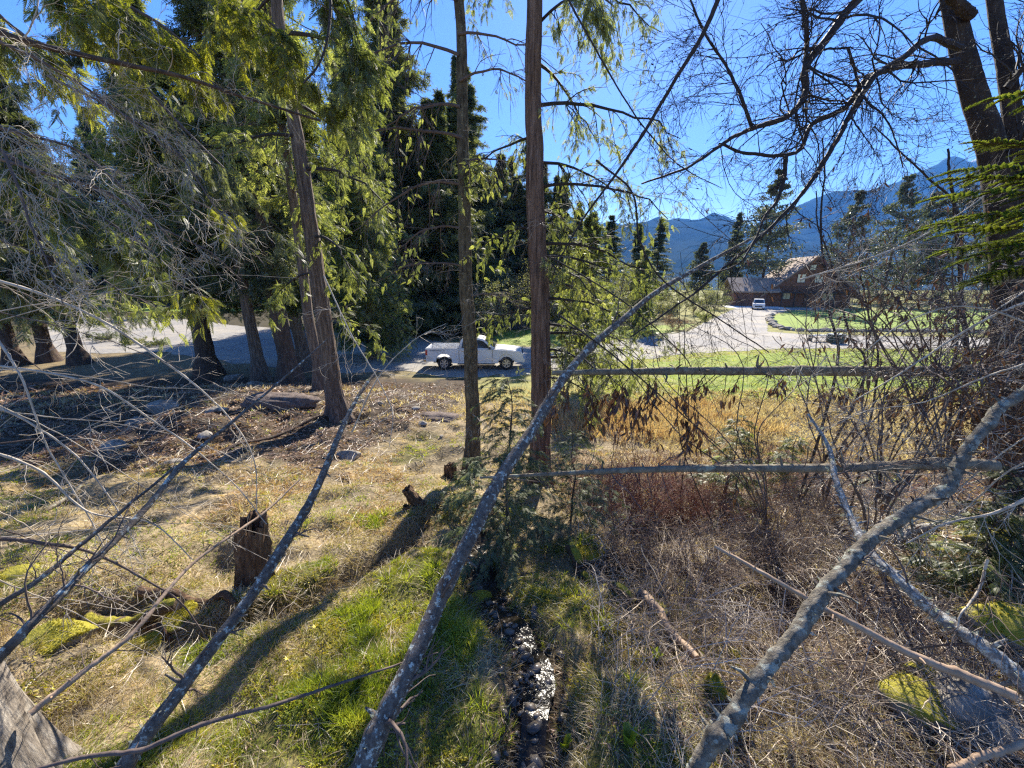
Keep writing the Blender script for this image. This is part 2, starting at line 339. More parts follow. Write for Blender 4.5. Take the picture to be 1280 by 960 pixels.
def sheet(name, px, z, mat, jag=.35, world=False):
    w = [Vector((a,b,0)) for a,b in px] if world else [G(u,v) for u,v in px]
    pts = []
    for a, b in zip(w, w[1:]+w[:1]):
        L_ = (b-a).length; k = max(1, min(60, int(L_/.5)))
        for i in range(k):
            q = a.lerp(b, i/k); d = math.hypot(q.x, q.y)
            pts.append((q.x+jag*float(vn(q.x*1.3,q.y*1.3,1.1,5)), q.y+jag*float(vn(q.x,q.y,1.0,6))))
    bm = bmesh.new(); vsx = [bm.verts.new((x,y,0)) for x,y in pts]; f = bm.faces.new(vsx)
    bmesh.ops.triangulate(bm, faces=[f])
    me = bpy.data.meshes.new(name); 
    for v in bm.verts: v.co.z = z
    bmesh.ops.recalc_face_normals(bm, faces=bm.faces[:])
    if sum(f.normal.z for f in bm.faces)<0: bmesh.ops.reverse_faces(bm, faces=bm.faces[:])
    bm.to_mesh(me); bm.free(); me.materials.append(mat); o = bpy.data.objects.new(name, me); COL.objects.link(o); return tag(o, kind='structure')
gravel = surf_mat('gravel', [(.15,.14,.13),(.26,.245,.225),(.38,.355,.32)], (3,3,3), .95, .7, (30,30,30), detail=12, bdist=.03, spots=(.25,.45,.62,(.36,.32,.26)))
lawnm = surf_mat('lawn', [(.10,.14,.02),(.2,.26,.035),(.32,.34,.07)], (1.2,1.2,1.2), .95, .8, (20,20,20), detail=12, bdist=.05, spots=(.3,.5,.68,(.3,.29,.09)))
lawn2 = surf_mat('mown_lawn', [(.13,.18,.025),(.2,.27,.04),(.27,.34,.055)], (.8,.8,.8), .95, .5, (20,20,20), detail=12, bdist=.04)
sheet('gravel_road', [(60,397),(230,399),(300,408),(400,414),(500,420),(600,434),(700,434),(790,424),(855,415),(960,415),(1010,419),(1278,423),(1278,438),(1000,435),(880,441),(800,449),(720,460),(640,470),(560,470),(500,464),(420,468),(350,460),(280,452),(200,440),(130,442),(60,440)], .014, gravel)
sheet('gravel_driveway', [(855,418),(880,404),(905,392),(922,384.5),(1030,384.5),(1030,387),(985,388),(968,393),(958,401),(960,417)], .022, gravel, .2)
sheet('lawn', [(800,455),(900,445),(1000,440),(1278,442),(1278,480),(1000,487),(900,492),(830,475)], .010, lawnm, .6)
sheet('round_lawn', [(964,401),(970,394),(990,390),(1040,388),(1278,389),(1278,420),(1100,414),(1010,414),(972,408)], .010, lawn2, .2)
sheet('grass_verge', [(620,432),(620,413),(700,411),(870,405),(850,413),(780,423),(700,432)], .010, lawnm, .3)
sheet('far_lawn', [(60,384),(240,385),(330,386),(330,389),(60,390)], .010, lawn2, .2)
wat = plain('lake_water', (.10,.16,.22), .08); sheet('lake', [(-200,170),(900,170),(2500,1600),(-600,1600)], .03, wat, 0, True)

# mountains : ridge heights given as rise over distance, 4 km away
prof = [(-3.0,.10),(-1.2,.13),(-.2,.13),(.1,.135),(.3,.142),(.4,.148),(.43,.150),(.48,.142),(.53,.118),(.60,.125),(.70,.17),(.82,.21),(.92,.24),(1.02,.27),(1.2,.29),(1.5,.31),(3,.3)]
mx = np.linspace(-9000, 9500, 420); my = np.linspace(1700, 6200, 130)
MX, MY = np.meshgrid(mx, my)
def fbm(x,y,sc,s):
    z=0
    for i in range(6): z = z+vn(x+i*37,y-i*91,sc/2**i,s+i)*.52**i
    return z
h = np.interp(MX/4200, [a for a,_ in prof], [b for _,b in prof])*4200
t = np.clip((MY-1800)/(4200-1800),0,1); shape = t**1.15*np.where(MY>4200, 1-.00012*(MY-4200), 1)
rid = 1-np.abs(fbm(MX,MY*.6,900,40)); MZ = h*shape*(.86+.14*rid)+ (60*fbm(MX,MY,420,60))*shape + 6*shape*fbm(MX,MY,80,70) -3*(t<=0)
idx = np.arange(MX.size).reshape(MX.shape); Fq = np.stack([idx[:-1,:-1],idx[:-1,1:],idx[1:,1:],idx[1:,:-1]],-1).reshape(-1,4)
def mount_mat():
    m, n, out = newmat('mountain_forest'); L = n.links.new; p = nd(n,'ShaderNodeBsdfPrincipled', i_Roughness=1.0); L(p.outputs[0], out.inputs[0]); p.inputs['Specular IOR Level'].default_value=0
    g = nd(n,'ShaderNodeNewGeometry'); sx = nd(n,'ShaderNodeSeparateXYZ'); L(g.outputs['Position'], sx.inputs[0])
    a = nd(n,'ShaderNodeTexNoise', i_Scale=.004, i_Detail=8.0); L(g.outputs['Position'], a.inputs['Vector'])
    s1 = nd(n,'ShaderNodeMath', operation='MULTIPLY_ADD'); L(a.outputs[0], s1.inputs[0]); s1.inputs[1].default_value=900; L(sx.outputs[2], s1.inputs[2])
    b = nd(n,'ShaderNodeMapRange'); L(s1.outputs[0], b.inputs[0]); b.inputs[1].default_value=1560; b.inputs[2].default_value=1700
    c = ramp(n, a.outputs[0], [(.35,(.012,.022,.014)),(.6,(.035,.045,.03))]); L(mixc(n, b.outputs[0], c, (.7,.72,.75)), p.inputs['Base Color']); return m
tag(MB().add(np.stack([MX,MY,MZ],-1), Fq).build('mountain', mount_mat(), smooth=True), kind='structure')
# haze
hm, n, out = newmat('haze'); pv = nd(n,'ShaderNodeVolumePrincipled'); pv.inputs['Density'].default_value=.000105; pv.inputs['Color'].default_value=(.12,.38,1,1); pv.inputs['Anisotropy'].default_value=0.0
n.links.new(pv.outputs[0], out.inputs['Volume'])
hz = MB().box((0,3300,999),(20000,6900,2004)).build('haze', hm); tag(hz, kind='stuff')

# creek water
cp, _ = smooth_poly([(x,y,0) for x,y in CREEK[:-1]], [1]*(len(CREEK)-1), 90)
tg = norm(np.gradient(cp,axis=0)); sd_ = np.stack([-tg[:,1],tg[:,0],tg[:,2]*0],-1)
wdt = .13+.045*vn(np.arange(90)*1.,0*np.arange(90),9,5)+.012*rng.random(90)
rows=[]
for k in (-1,-.5,0,.5,1):
    q = cp+sd_*(wdt*k)[:,None]; rows.append(q)
rows=np.stack(rows,1); zc = T(cp[:,0],cp[:,1])+.02; rows[:,:,2]=zc[:,None]+.006*rng.random((90,5))
idx=np.arange(450).reshape(90,5); Fq=np.stack([idx[:-1,:-1],idx[:-1,1:],idx[1:,1:],idx[1:,:-1]],-1).reshape(-1,4)
wm, n, out = newmat('creek_water'); p = nd(n,'ShaderNodeBsdfPrincipled', i_Roughness=.24); n.links.new(p.outputs[0], out.inputs[0]); p.inputs['Base Color'].default_value=(.018,.014,.01,1); p.inputs['Specular IOR Level'].default_value=.22
tc=nd(n,'ShaderNodeTexCoord'); nn=nd(n,'ShaderNodeTexNoise', i_Scale=17.0, i_Detail=3.0); n.links.new(tc.outputs['Object'], nn.inputs['Vector']); bp=nd(n,'ShaderNodeBump', i_Strength=.7, i_Distance=.022); n.links.new(nn.outputs[0], bp.inputs['Height']); n.links.new(bp.outputs[0], p.inputs['Normal'])
tag(MB().add(rows,Fq).build('creek_water', wm, smooth=True), kind='structure')

# ---------------------------------------------------------------- ground cover (stuff)
def scatter(n, y0=.9, y1=16, pw=1.0, wedge=1.5, keep=None):
    out=[]
    tot=0
    while tot<n:
        u = rng.random(n); y = y0*(y1/y0)**u if pw==1 else y0+(y1-y0)*u**pw
        x = (rng.random(n)*2-1)*(wedge*y+1.2)
        if keep is not None:
            k = rng.random(n) < keep(x,y); x=x[k]; y=y[k]
        out.append(np.stack([x,y],1)); tot+=len(x)
        if len(out)>60: break
    return np.vstack(out)[:n]
def blades(pos, d, L, w, droop, mb, mi=0):
    """2-quad curved blades. pos (n,3) d (n,3)"""
    n=len(pos); d=norm(d); side=norm(np.cross(d, rdir(n)))*w[:,None]
    a=pos; dn=np.array([0,0,-1.])*droop[:,None]*L[:,None]
    b=pos+d*(L*.5)[:,None]+dn*.25; c=pos+d*L[:,None]+dn
    V=np.stack([a-side,a+side,b+side*.8,b-side*.8,c+side*.12,c-side*.12],1)
    Fa=(np.array([[0,1,2,3],[3,2,4,5]])[None]+(np.arange(n)*6)[:,None,None]).reshape(-1,4)
    mb.add(V.reshape(-1,3),Fa,mi)
def tufts(cx, per, rad, L, lean, mb, w=.0022, flat=0, mi=0, droop=.35):
    n=len(cx); k=per
    az=rng.random((n,k))*2*np.pi; r=rad*np.sqrt(rng.random((n,k)))*(.6+.8*rng.random((n,1)))
    x=cx[:,0:1]+np.cos(az)*r; y=cx[:,1:2]+np.sin(az)*r; x=x.ravel(); y=y.ravel()
    z=T(x,y)-.01
    ln=lean*(.4+rng.random((n,k))); d=np.stack([np.cos(az)*ln,np.sin(az)*ln,np.ones((n,k))*(1-flat)],-1).reshape(-1,3)+rng.normal(size=(n*k,3))*.22
    d[:,2]=np.abs(d[:,2])*(1-flat)+.05
    ht=(.6+.6*rng.random((n,1)))*(.6+.5*rng.random((n,k)))*L
    dist=np.hypot(x,y); ww=w*(.7+.6*rng.random(n*k))*np.maximum(1,dist/3.2)
    blades(np.stack([x,y,z],1), d, ht.ravel(), ww, droop*(.4+rng.random(n*k)), mb, mi)
def kg(x,y): g,s,b,l=gmasks(x,y); g=g*(.15+.85*(vn(x,y,.55,99)+.4*vn(x,y,.2,90)>-.05));g=g*(dseg(x,y,CREEK)>.17); g=g*(.3+.7*(vn(x,y,.28,97)>-.3)); return np.clip(g*(1-s)*(1-b*.85),0,1)
def ks(x,y): g,s,b,l=gmasks(x,y); s=np.maximum(s,(dseg(x,y,CREEK)<.2)*(y<6)); return np.clip((1-g*.8)*(1-s*.85)*(1-b*.6),0,1)
g=MB()
c=scatter(7500,.9,12,1,1.45,lambda x,y: kg(x,y)*(.2+.8*(vn(x,y,.33,96)>-.15))); tufts(c,14,.05,.09,.6,g,.0021)
c=scatter(1100,.9,7,1,1.3,lambda x,y: kg(x,y)*(vn(x,y,.6,92)>.0)); tufts(c,26,.05,.17,.5,g,.0024,droop=.35)
c=scatter(3500,1.5,14,1,1.4,lambda x,y: ks(x,y)*(vn(x,y,1.2,93)+.5*vn(x,y,.35,94)>.12)*(x<2.5)); tufts(c,9,.06,.09,.7,g,.0021)
cb=np.array(CREEK)[np.random.default_rng(1).integers(0,7,160)]+np.random.default_rng(2).normal(size=(160,2))*[.26,.35]; cb=cb[dseg(cb[:,0],cb[:,1],CREEK)>.19]; tufts(cb,18,.04,.16,.5,g,.0023,droop=.4)
tag(g.build('green_grass', M['grass']), kind='stuff')
s=MB()
c=scatter(2500,.9,10,1,1.4,lambda x,y: gmasks(x,y)[0]*(vn(x,y,.4,91)>.05)*(dseg(x,y,CREEK)>.2)); tufts(scatter(700,1.2,7.5,1,1.3,lambda x,y:gmasks(x,y)[2]*(vn(x,y,.7,98)>.25)),22,.07,.22,.8,s,.0022,droop=.7); tufts(c,9,.08,.22,1.3,s,.0018,flat=.5,droop=.3)
c=scatter(11500,.9,15,1,1.5,ks); tufts(c,7,.11,.24,1.6,s,.0017,flat=.72,droop=.15)
c=scatter(3800,1.0,15,1,1.5,lambda x,y: (ks(x,y)*.7+.15*(gmasks(x,y)[2]))*(vn(x,y,.45,55)>-.1)); tufts(c,14,.06,.24,.7,s,.0017,droop=.55)
# overhanging fringe along the cut bank and hummocks
bp_,_=smooth_poly([(a,b,0) for a,b in BANK],[1]*4,60)
c=bp_[:,:2]+np.array([-.12,.2])+rng.normal(size=(60,2))*.07; tufts(np.repeat(c,3,0),22,.09,.3,1.1,s,.0018,droop=1.0)
c=scatter(2600,12,19,1,1.45,lambda x,y: .25+.75*(1-gmasks(x,y)[1])*(x>-7)); tufts(c,7,.12,.3,.5,s,.003)
r_=MB()
c=np.stack([rng.random(1500)*7-.1+1.0, 10.2+rng.random(1500)*4.5],1); c=c[rng.random(1500)<.5+.5*vn(c[:,0],c[:,1],.9,33)]; tufts(c,9,.15,.7,.4,r_,.0022,droop=.3)
c=np.stack([3.5+rng.random(2200)*12, 8.5+rng.random(2200)*8],1); tufts(c,10,.15,.5,.5,s,.002,droop=.4)
c=scatter(900,5,9.5,1,1.2,lambda x,y:(vn(x,y,1.1,31)>.25)*1.0*(x<-1.5)+.2*(x>1.5)); tufts(c,10,.1,.26,.9,r_,.0022,droop=.6)
tag(s.build('dry_grass', M['straw']), kind='stuff')
tag(r_.build('rusty_bracken_grass', M['straw_rust']), kind='stuff')
# lawn blades
l=MB(); n_=26000; yy=16+15*rng.random(n_)**1.3; xx=rng.random(n_)*(1.35*yy-4)+4.5
tufts(np.stack([xx,yy],1),2,.08,.07,.4,l,.004); tag(l.build('lawn_grass', M['grass']), kind='stuff')
# moss cushions
mo=MB(); c=np.vstack([scatter(46000,1,8,1,1.3,lambda x,y: np.clip(gmasks(x,y)[0]*sst(.0,.35,vn(x,y,.5,23)+.3*vn(x,y,.2,24))*(dseg(x,y,CREEK)>.2),0,1)), scatter(52000,1,11,1,1.4,lambda x,y: np.clip(sst(.05,.4,vn(x,y,.8,21)+.5*vn(x,y,.3,22))*(1-gmasks(x,y)[1])*(.25+.75*(x<.5)),0,1))])
z=T(c[:,0],c[:,1]); V,Fa=stamp(*LEAF, np.stack([c[:,0],c[:,1],z+.004],1), norm(rng.normal(size=(len(c),3))*[1,1,.5]+[0,0,.5]), rdir(len(c)), .03*(.5+rng.random(len(c))))
mo.add(V,Fa); tag(mo.build('moss', M['moss']), kind='stuff')
# leaf litter / needles
li=MB(); c=np.vstack([scatter(22000,1,13,1,1.5,lambda x,y: np.clip(gmasks(x,y)[2]+gmasks(x,y)[1]*.7+.05,0,1)), scatter(26000,7,20,1,1.4,lambda x,y: np.clip(gmasks(x,y)[1]*(x<0)*(.35+.65*(vn(x,y,.6,77)>0)),0,1))]); z=T(c[:,0],c[:,1])
dist=np.hypot(c[:,0],c[:,1]); V,Fa=stamp(*LEAF, np.stack([c[:,0],c[:,1],z+.01],1), norm(rng.normal(size=(len(c),3))*[1,1,.25]), norm(rng.normal(size=(len(c),3))*.5+[0,0,1]), .03*(.5+rng.random(len(c)))*np.maximum(1,dist/5)*1.3)
V_=V.reshape(-1,4,3); li.add(V,Fa); tag(li.build('leaf_litter', M['leaf_litter']), kind='stuff')
# creek pebbles
pe=MB(); bm=bmesh.new(); bmesh.ops.create_icosphere(bm,subdivisions=1,radius=1); pv_=np.array([v.co[:] for v in bm.verts]); pf=np.array([[v.index for v in f.verts] for f in bm.faces]); bm.free()
k=rng.integers(2,88,360); off=rng.normal(size=360)*.13; c=cp[k,:2]+sd_[k,:2]*off[:,None]+rng.normal(size=(360,2))*.03
V,Fa=stamp(pv_,pf,np.stack([c[:,0],c[:,1],np.maximum(T(c[:,0],c[:,1])+.025, 0)],1),rdir(360,.2),np.tile([0,0,1.],(360,1))+rng.normal(size=(360,3))*.1,(.010+.045*rng.random((360,1))**3)*np.array([[1.3,.9,.4]]))
pe.add(V,Fa); wetrock=surf_mat('wet_pebble',[(.05,.04,.035),(.13,.11,.09),(.22,.19,.16)],(9,9,9),.25,.3); tag(pe.build('creek_pebbles', wetrock, smooth=True), kind='stuff')
# bramble thicket: arched canes with side twigs
def canes(n, area, L, up, rad, sag, N=9, curl=.25):
    x=area[0]+(area[1]-area[0])*rng.random(n); y=area[2]+(area[3]-area[2])*rng.random(n)
    z=T(x,y); az=rng.random(n)*2*np.pi; LL=L*(.4+.9*rng.random(n)); u=up*(.2+rng.random(n))
    h=norm(np.stack([np.cos(az),np.sin(az),u],1)); t=np.linspace(0,1,N)
    p=np.stack([x,y,z],1)[:,None]+h[:,None]*(LL[:,None]*t)[...,None]
    p[:,:,2]-=sag*LL[:,None]*t**2*u[:,None]/np.sqrt(1+u[:,None]**2)
    w=np.cumsum(rng.normal(size=(n,N,3))*curl*LL[:,None,None]/N,axis=1)*t[None,:,None]; p=p+w
    zz=T(p[:,:,0],p[:,:,1])+.01; p[:,:,2]=np.maximum(p[:,:,2],zz)
    rr=(rad*(.5+rng.random(n)))[:,None]*(1-.75*t)[None]
    return p, rr
b_=MB()
for n,ar,L_,up,rad,sag in ((1500,(.7,4.6,2.0,4.6),.75,.8,.0035,.75),(1300,(1.0,7.5,4.2,7.2),.9,1.0,.0045,.7),(700,(2.2,5.5,1.2,2.6),.6,.6,.003,.8),(420,(.9,5.5,2.2,6.0),1.1,1.1,.0065,.65)):
    p,rr=canes(n,ar,L_,up,rad,sag); k=p[:,:,0]>.45+.05*p[:,:,1]; kk=k.all(1); V,Fa=tubes(p[kk],rr[kk],3); b_.add(V,Fa)
    # side twigs
    i=np.where(kk)[0]; i=rng.choice(i,len(i)*2); j=rng.integers(2,8,len(i)); st=p[i,j]; d=norm(rng.normal(size=(len(i),3))+[0,0,.3]); t=np.linspace(0,1,5)
    LL=.12+.25*rng.random(len(i)); q=st[:,None]+d[:,None]*(LL[:,None]*t)[...,None]+rng.normal(size=(len(i),5,3))*.012*t[None,:,None]
    V,Fa=tubes(q,(.0022*(1-.6*t))[None]*np.ones((len(i),1))*1.0,3); b_.add(V,Fa)
tag(b_.build('bramble_thicket', M['cane']), kind='stuff')
b_=MB(); 
for n,ar,L_,up in ((480,(.9,3.4,5.6,8.2),.85,3.0),(420,(3.2,8.5,5.5,9),.8,2.2)):
    p,rr=canes(n,ar,L_,up,.0045,.25); V,Fa=tubes(p,rr,3); b_.add(V,Fa)
    i=rng.integers(0,n,n*5); j=rng.integers(3,9,n*5); st=p[i,j]; d=norm(rng.normal(size=(n*5,3))*.6+[0,0,.8]); t=np.linspace(0,1,4); q=st[:,None]+d[:,None]*((.1+.2*rng.random(n*5))[:,None]*t)[...,None]
    V,Fa=tubes(q,(.0022*(1-.6*t))[None]*np.ones((n*5,1)),3); b_.add(V,Fa)
tag(b_.build('red_stemmed_thicket', M['cane_red']), kind='stuff')
# fine forest debris under the left trees
b_=MB(); p,rr=canes(2600,(-15,-2.0,6.5,17),.55,.2,.006,.9); V,Fa=tubes(p,rr,3); b_.add(V,Fa)
p,rr=canes(500,(-6,.5,1.8,6.5),.4,.12,.003,.9); V,Fa=tubes(p,rr,3); b_.add(V,Fa)
tag(b_.build('fallen_twigs', M['cane']), kind='stuff')
# ---------------------------------------------------------------- conifers
def conifer(h, base, rmax, nl, nf, ffr, fsz, seed, style='cedar', down=-.15, sides=3, trunk_r=.3, hang=.5, top_pow=.8, limb_r=.05):
    """returns MB trunk, MB crown (mat 0 foliage, 1 limb wood)"""
    g = np.random.default_rng(seed)
    tr = MB(); k = 14; zz = np.linspace(-.4, h, k); pts = np.stack([np.cumsum(g.normal(size=k))*.03*h/20, np.cumsum(g.normal(size=k))*.03*h/20, zz], 1); pts[:2,:2]=0
    rr = trunk_r*np.clip(1-zz/h,.03,1)**.8; rr[0]*=1.7; rr = rr*(1+.0*zz); fl = np.exp(-np.maximum(zz,0)/.5)*.35*trunk_r; tr.tube(pts, rr+fl, 14, N=40, rough=.04)
    cr = MB(); u = g.random(nl)
    z = base+(h-base)*u**.9; f = (z-base)/(h-base); az = g.random(nl)*2*np.pi
    if style=='pine': prof = np.clip(np.sin(np.pi*(.12+.88*f)**.7)*1.1,.12,1)*(.55+.6*g.random(nl))
    else: prof = np.clip((1-f)**top_pow,.05,1)*(.4+.75*g.random(nl))*np.minimum(1,.5+f*6)*(1+.35*vn(f*9+seed,az*.5,.8,seed))
    L = rmax*prof; N = 8; t = np.linspace(0,1,N)
    out = np.stack([np.cos(az),np.sin(az)],1); px = np.interp(z,zz,pts[:,0]); py = np.interp(z,zz,pts[:,1])
    PT = np.zeros((nl,N,3)); PT[:,:,0]=px[:,None]+out[:,0:1]*L[:,None]*t; PT[:,:,1]=py[:,None]+out[:,1:2]*L[:,None]*t
    if style=='pine': PT[:,:,2]=z[:,None]+L[:,None]*(.15*t+.1*t**2)+ (-.25)*L[:,None]*t*(1-f[:,None])
    else: PT[:,:,2]=z[:,None]+L[:,None]*(down*t-hang*t**1.5+hang*.75*t**3.2)
    PT += np.cumsum(g.normal(size=PT.shape)*.02*L[:,None,None],1)*t[None,:,None]
    RD = (limb_r*(L/rmax)**.7)[:,None]*(1-.85*t)[None]; V,Fa = tubes(PT,RD,sides); cr.add(V,Fa,1)
    # fronds
    m = nl*nf; i = np.repeat(np.arange(nl),nf); s = (ffr+(1-ffr)*g.random(m)**.8); si = s*(N-1); a = np.minimum(si.astype(int),N-2); w=(si-a)[:,None]
    pos = PT[i,a]*(1-w)+PT[i,a+1]*w; d = norm(PT[i,a+1]-PT[i,a])
    lat = np.stack([-d[:,1],d[:,0],0*d[:,0]],1)*np.sign(g.random(m)-.5)[:,None]
    off = (g.random(m)**1.2)[:,None]*lat*(L[i]*.30*(1.1-s))[:,None]
    if style=='pine':
        pos = pos+g.normal(size=(m,3))*(.10*L[i])[:,None]*[1,1,.6]; dd = norm(g.normal(size=(m,3))+d*.6+[0,0,.4]); nn = norm(g.normal(size=(m,3)))
    else:
        pos = pos+off+[0,0,-1]*(g.random(m)**1.5*hang*.5*np.minimum(L[i],2.5))[:,None]
        dd = norm(d*.5+lat*.55+g.normal(size=(m,3))*.45+np.array([0,0,-1.])*(.1+hang*.8*g.random(m))[:,None]); nn = norm(g.normal(size=(m,3))*.45+[0,0,1.])
    sc = fsz*(.5+.8*g.random(m))
    tm = {0:FR0,1:FR1,2:FR2}[2 if fsz<.24 and style!='pine' else (1 if fsz<.52 and style!='pine' else 0)]
    V,Fa = stamp(*tm, pos, dd, nn, sc); cr.add(V,Fa,0)
    return tr, cr
def tree_thing(name, label, cat, tr, cr, bark, leaf, loc, rz=0, group=None, limb=None, tilt=None):
    t = thing(name, label, cat, loc, rz, group); tr.build('trunk', M[bark], t, True); cr.build('crown', [M[leaf], M[limb or bark]], t)
    if tilt: t.rotation_euler = (tilt[0], tilt[1], rz)
    return t
def at_dist(u, dist):
    """ground point seen in column u at forward distance"""
    r = ray(u, 400); x = r[0]/r[1]*dist
    return on(x, dist)
M['needles_forest'] = foliage_mat('mixed_forest_foliage', [(.02,.03,.014),(.06,.08,.03),(.13,.15,.06),(.22,.22,.11)], .45, .5)
BGL = 'dark tall conifer in the shaded forest behind the gravel road'; BGG='forest conifers behind the road'
protoA = tree_thing('forest_conifer', BGL, 'tree', *conifer(25,1.5,6.4,240,85,.12,.5,11,trunk_r=.3,hang=.2,top_pow=.85,down=.0), 'bark_dark','needles_dark', at_dist(500,44), 1, BGG)
protoB = tree_thing('forest_conifer', BGL, 'tree', *conifer(21,.6,6.0,230,85,.1,.5,12,trunk_r=.26,hang=.22,down=.05,top_pow=.95), 'bark_dark','needles_forest', at_dist(560,40), 2, BGG)
protoC = tree_thing('forest_conifer', BGL, 'tree', *conifer(29,4,6.2,240,85,.2,.5,13,trunk_r=.36,hang=.3,top_pow=.8), 'bark_dark','needles_dark', at_dist(450,50), 0, BGG)
spots = [(410,46,0),(372,112,2),(470,48,1),(530,46,1),(515,56,2),(588,56,0),(628,60,1),(664,66,0),(330,108,2),(290,112,0),(250,112,1),(215,104,2),(170,96,0),(125,92,1),(90,88,2),(50,66,0),(10,62,1),(-30,52,2),(-80,58,0),(270,92,0),(190,110,1),(110,108,0),(30,84,1),(345,125,1),(430,118,0),(470,108,2),(545,72,0),(602,60,1),(-10,44,1),(-130,50,0),(575,44,1),(645,63,1),(505,41,0),(550,39,1),(612,66,0),(638,70,2),(676,62,1),(692,66,1),(718,58,0),(758,64,0),(790,70,1),(585,64,2),(500,62,2),(150,120,2),(230,118,0),(70,112,1),(815,80,0),(735,72,1)]
for i,(u,d,k) in enumerate(spots):
    pr=(protoA,protoB,protoC)[k]; q=at_dist(u,d); s=.75+.4*random.random()
    if u>500: s=max(s,.95)
    if u>600: s=.92+.12*random.random()
    if u>700: s=.66+.08*random.random()
    if d>85 and u<500: s=1.3+.35*random.random()
    if u>500 and k!=1: s*=.85+.35*random.random()
    wd=.95+.45*random.random(); dup(pr, q, random.random()*6.3, (s*wd,s*wd,s))
# lit cedars with drooping foliage left of centre
tree_thing('cedar_tree','broad sunlit cedar with drooping green boughs left of the slim trunks','tree', *conifer(19,1.6,4.0,230,110,.08,.34,21,trunk_r=.34,hang=.75,top_pow=.6), 'bark_cedar','needles_cedar', at_dist(462,27))
tree_thing('cedar_tree','tall cedar with hanging boughs behind the leaning trunk','tree', *conifer(24,4.2,4.2,230,110,.08,.34,22,trunk_r=.36,hang=.8,top_pow=.6), 'bark_cedar','needles_cedar', at_dist(372,23), 1)
tree_thing('cedar_tree','big dark-stemmed cedar standing where the shade meets the gravel','tree', *conifer(20,4.6,4.4,230,110,.1,.34,23,trunk_r=.48,hang=.6,top_pow=.7), 'bark_dark','needles_cedar', G(262,470), 1)
tree_thing('cedar_tree','reddish cedar trunk right of the dark-stemmed cedar','tree', *conifer(22,5.5,3.4,170,90,.1,.34,24,trunk_r=.3,hang=.6,top_pow=.7), 'bark_cedar','needles_dark', G(327,476), 2, tilt=(0,R(-3)))
tree_thing('cedar_tree','thick dark cedar behind the mound with striped shade','tree', *conifer(23,5.0,3.6,170,90,.1,.34,25,trunk_r=.42,hang=.6,top_pow=.7), 'bark_dark','needles_dark', G(364,481), 2)
tree_thing('cedar_tree','slender cedar just behind the leaning trunk','tree', *conifer(20,6.5,2.4,120,70,.2,.34,26,trunk_r=.22,hang=.6,top_pow=.7), 'bark_cedar','needles_cedar', G(402,487), 0)
for k,(u,v,lab,sd) in enumerate(((100,455,'cedar trunk leaning over the pale gravel at the far left',31),(62,452,'dark trunk left of the one leaning over the pale gravel',32),(20,456,'outermost dark trunk at the left behind the silvery twigs',33))):
    tree_thing('cedar_tree',lab,'tree', *conifer(19,3.6,3.4,170,90,.1,.34,sd,trunk_r=.38,hang=.6,top_pow=.7), 'bark_dark','needles_dark', G(u,v), k)
# small cedar right of the two slim trunks, low and open
tree_thing('cedar_tree','loose young cedar with yellow-green tips right of the straight reddish trunk','tree', *conifer(8.2,.6,2.6,120,70,.12,.30,41,trunk_r=.13,hang=.35,down=.1,top_pow=.8,limb_r=.03), 'bark_cedar','needles_cedar', at_dist(735,19.0))
tree_thing('cedar_tree','bushy evergreen beyond the road verge with yellowish shoots','tree', *conifer(8.5,.4,2.6,120,60,.05,.4,42,trunk_r=.14,hang=.4,top_pow=.6), 'bark_cedar','needles_cedar', at_dist(800,44))
tree_thing('conifer','young conifer half hidden behind the straight reddish trunk','tree', *conifer(15,.4,3.2,160,60,.05,.4,43,trunk_r=.18,hang=.4,top_pow=.7), 'bark_dark','needles_dark', at_dist(700,42))
# distant pines round the house
pines=[(905,96,19,2.4,2,'narrow pointed pine nearest the lake gap'),(945,84,25,5.2,6,'tall pine standing behind the garage of the brown house'),(1042,92,23,4.8,3,'pine rising behind the gable peak'),(1095,92,26,5.6,3,'broad pine, tallest of the clump right of the brown house'),(1130,98,24,5.0,3,'middle pine of the clump right of the brown house'),(1165,94,27,5.2,3,'pine at the right end of the clump near the double trunk'),(1215,100,20,4.6,3,'pine mostly hidden by the double trunk'),(1285,90,17,4.6,3,'pine at the right edge beyond the fir shoots'),(868,100,13,3,2,'small pine above the shrubs left of the driveway')]
for k,(u,d,h_,r_2,b,lab) in enumerate(pines):
    tree_thing('pine_tree',lab,'tree', *conifer(h_,b,r_2,130,60,.25,.62,50+k,'pine',trunk_r=.32,limb_r=.07,sides=3), 'bark_dark','needles_pine', at_dist(u,d), k)

# ---------------------------------------------------------------- broadleaf twigs
RMIN=[.0018]
def grow(out, p, d, L, r, lev, g, wob=.25, grav=0.0, kids=5, ratio=.55, spread=.8, seg=8, up=0):
    d = np.array(d,float); d/=np.linalg.norm(d); pts=[np.array(p,float)]; dirs=[]
    for i in range(seg):
        d = d+g.normal(size=3)*wob*.5; d[2]+= up-grav; d/=np.linalg.norm(d); pts.append(pts[-1]+d*L/seg); dirs.append(d.copy())
    rad = r*np.linspace(1,.35,seg+1); out.append((np.array(pts),rad,lev))
    if lev>0:
        for c in range(kids):
            k = 1+int(g.random()*(seg-1)); dd = dirs[min(k,seg-1)]
            q = norm(np.cross(dd, g.normal(size=3))); nd_ = dd+q*spread*(.6+.7*g.random())
            grow(out, pts[k], nd_, L*ratio*(.6+.7*g.random())*(1.15-.5*k/seg), max(rad[k]*.6,RMIN[0]), lev-1, g, wob, grav, kids, ratio, spread, max(4,seg-1), up)
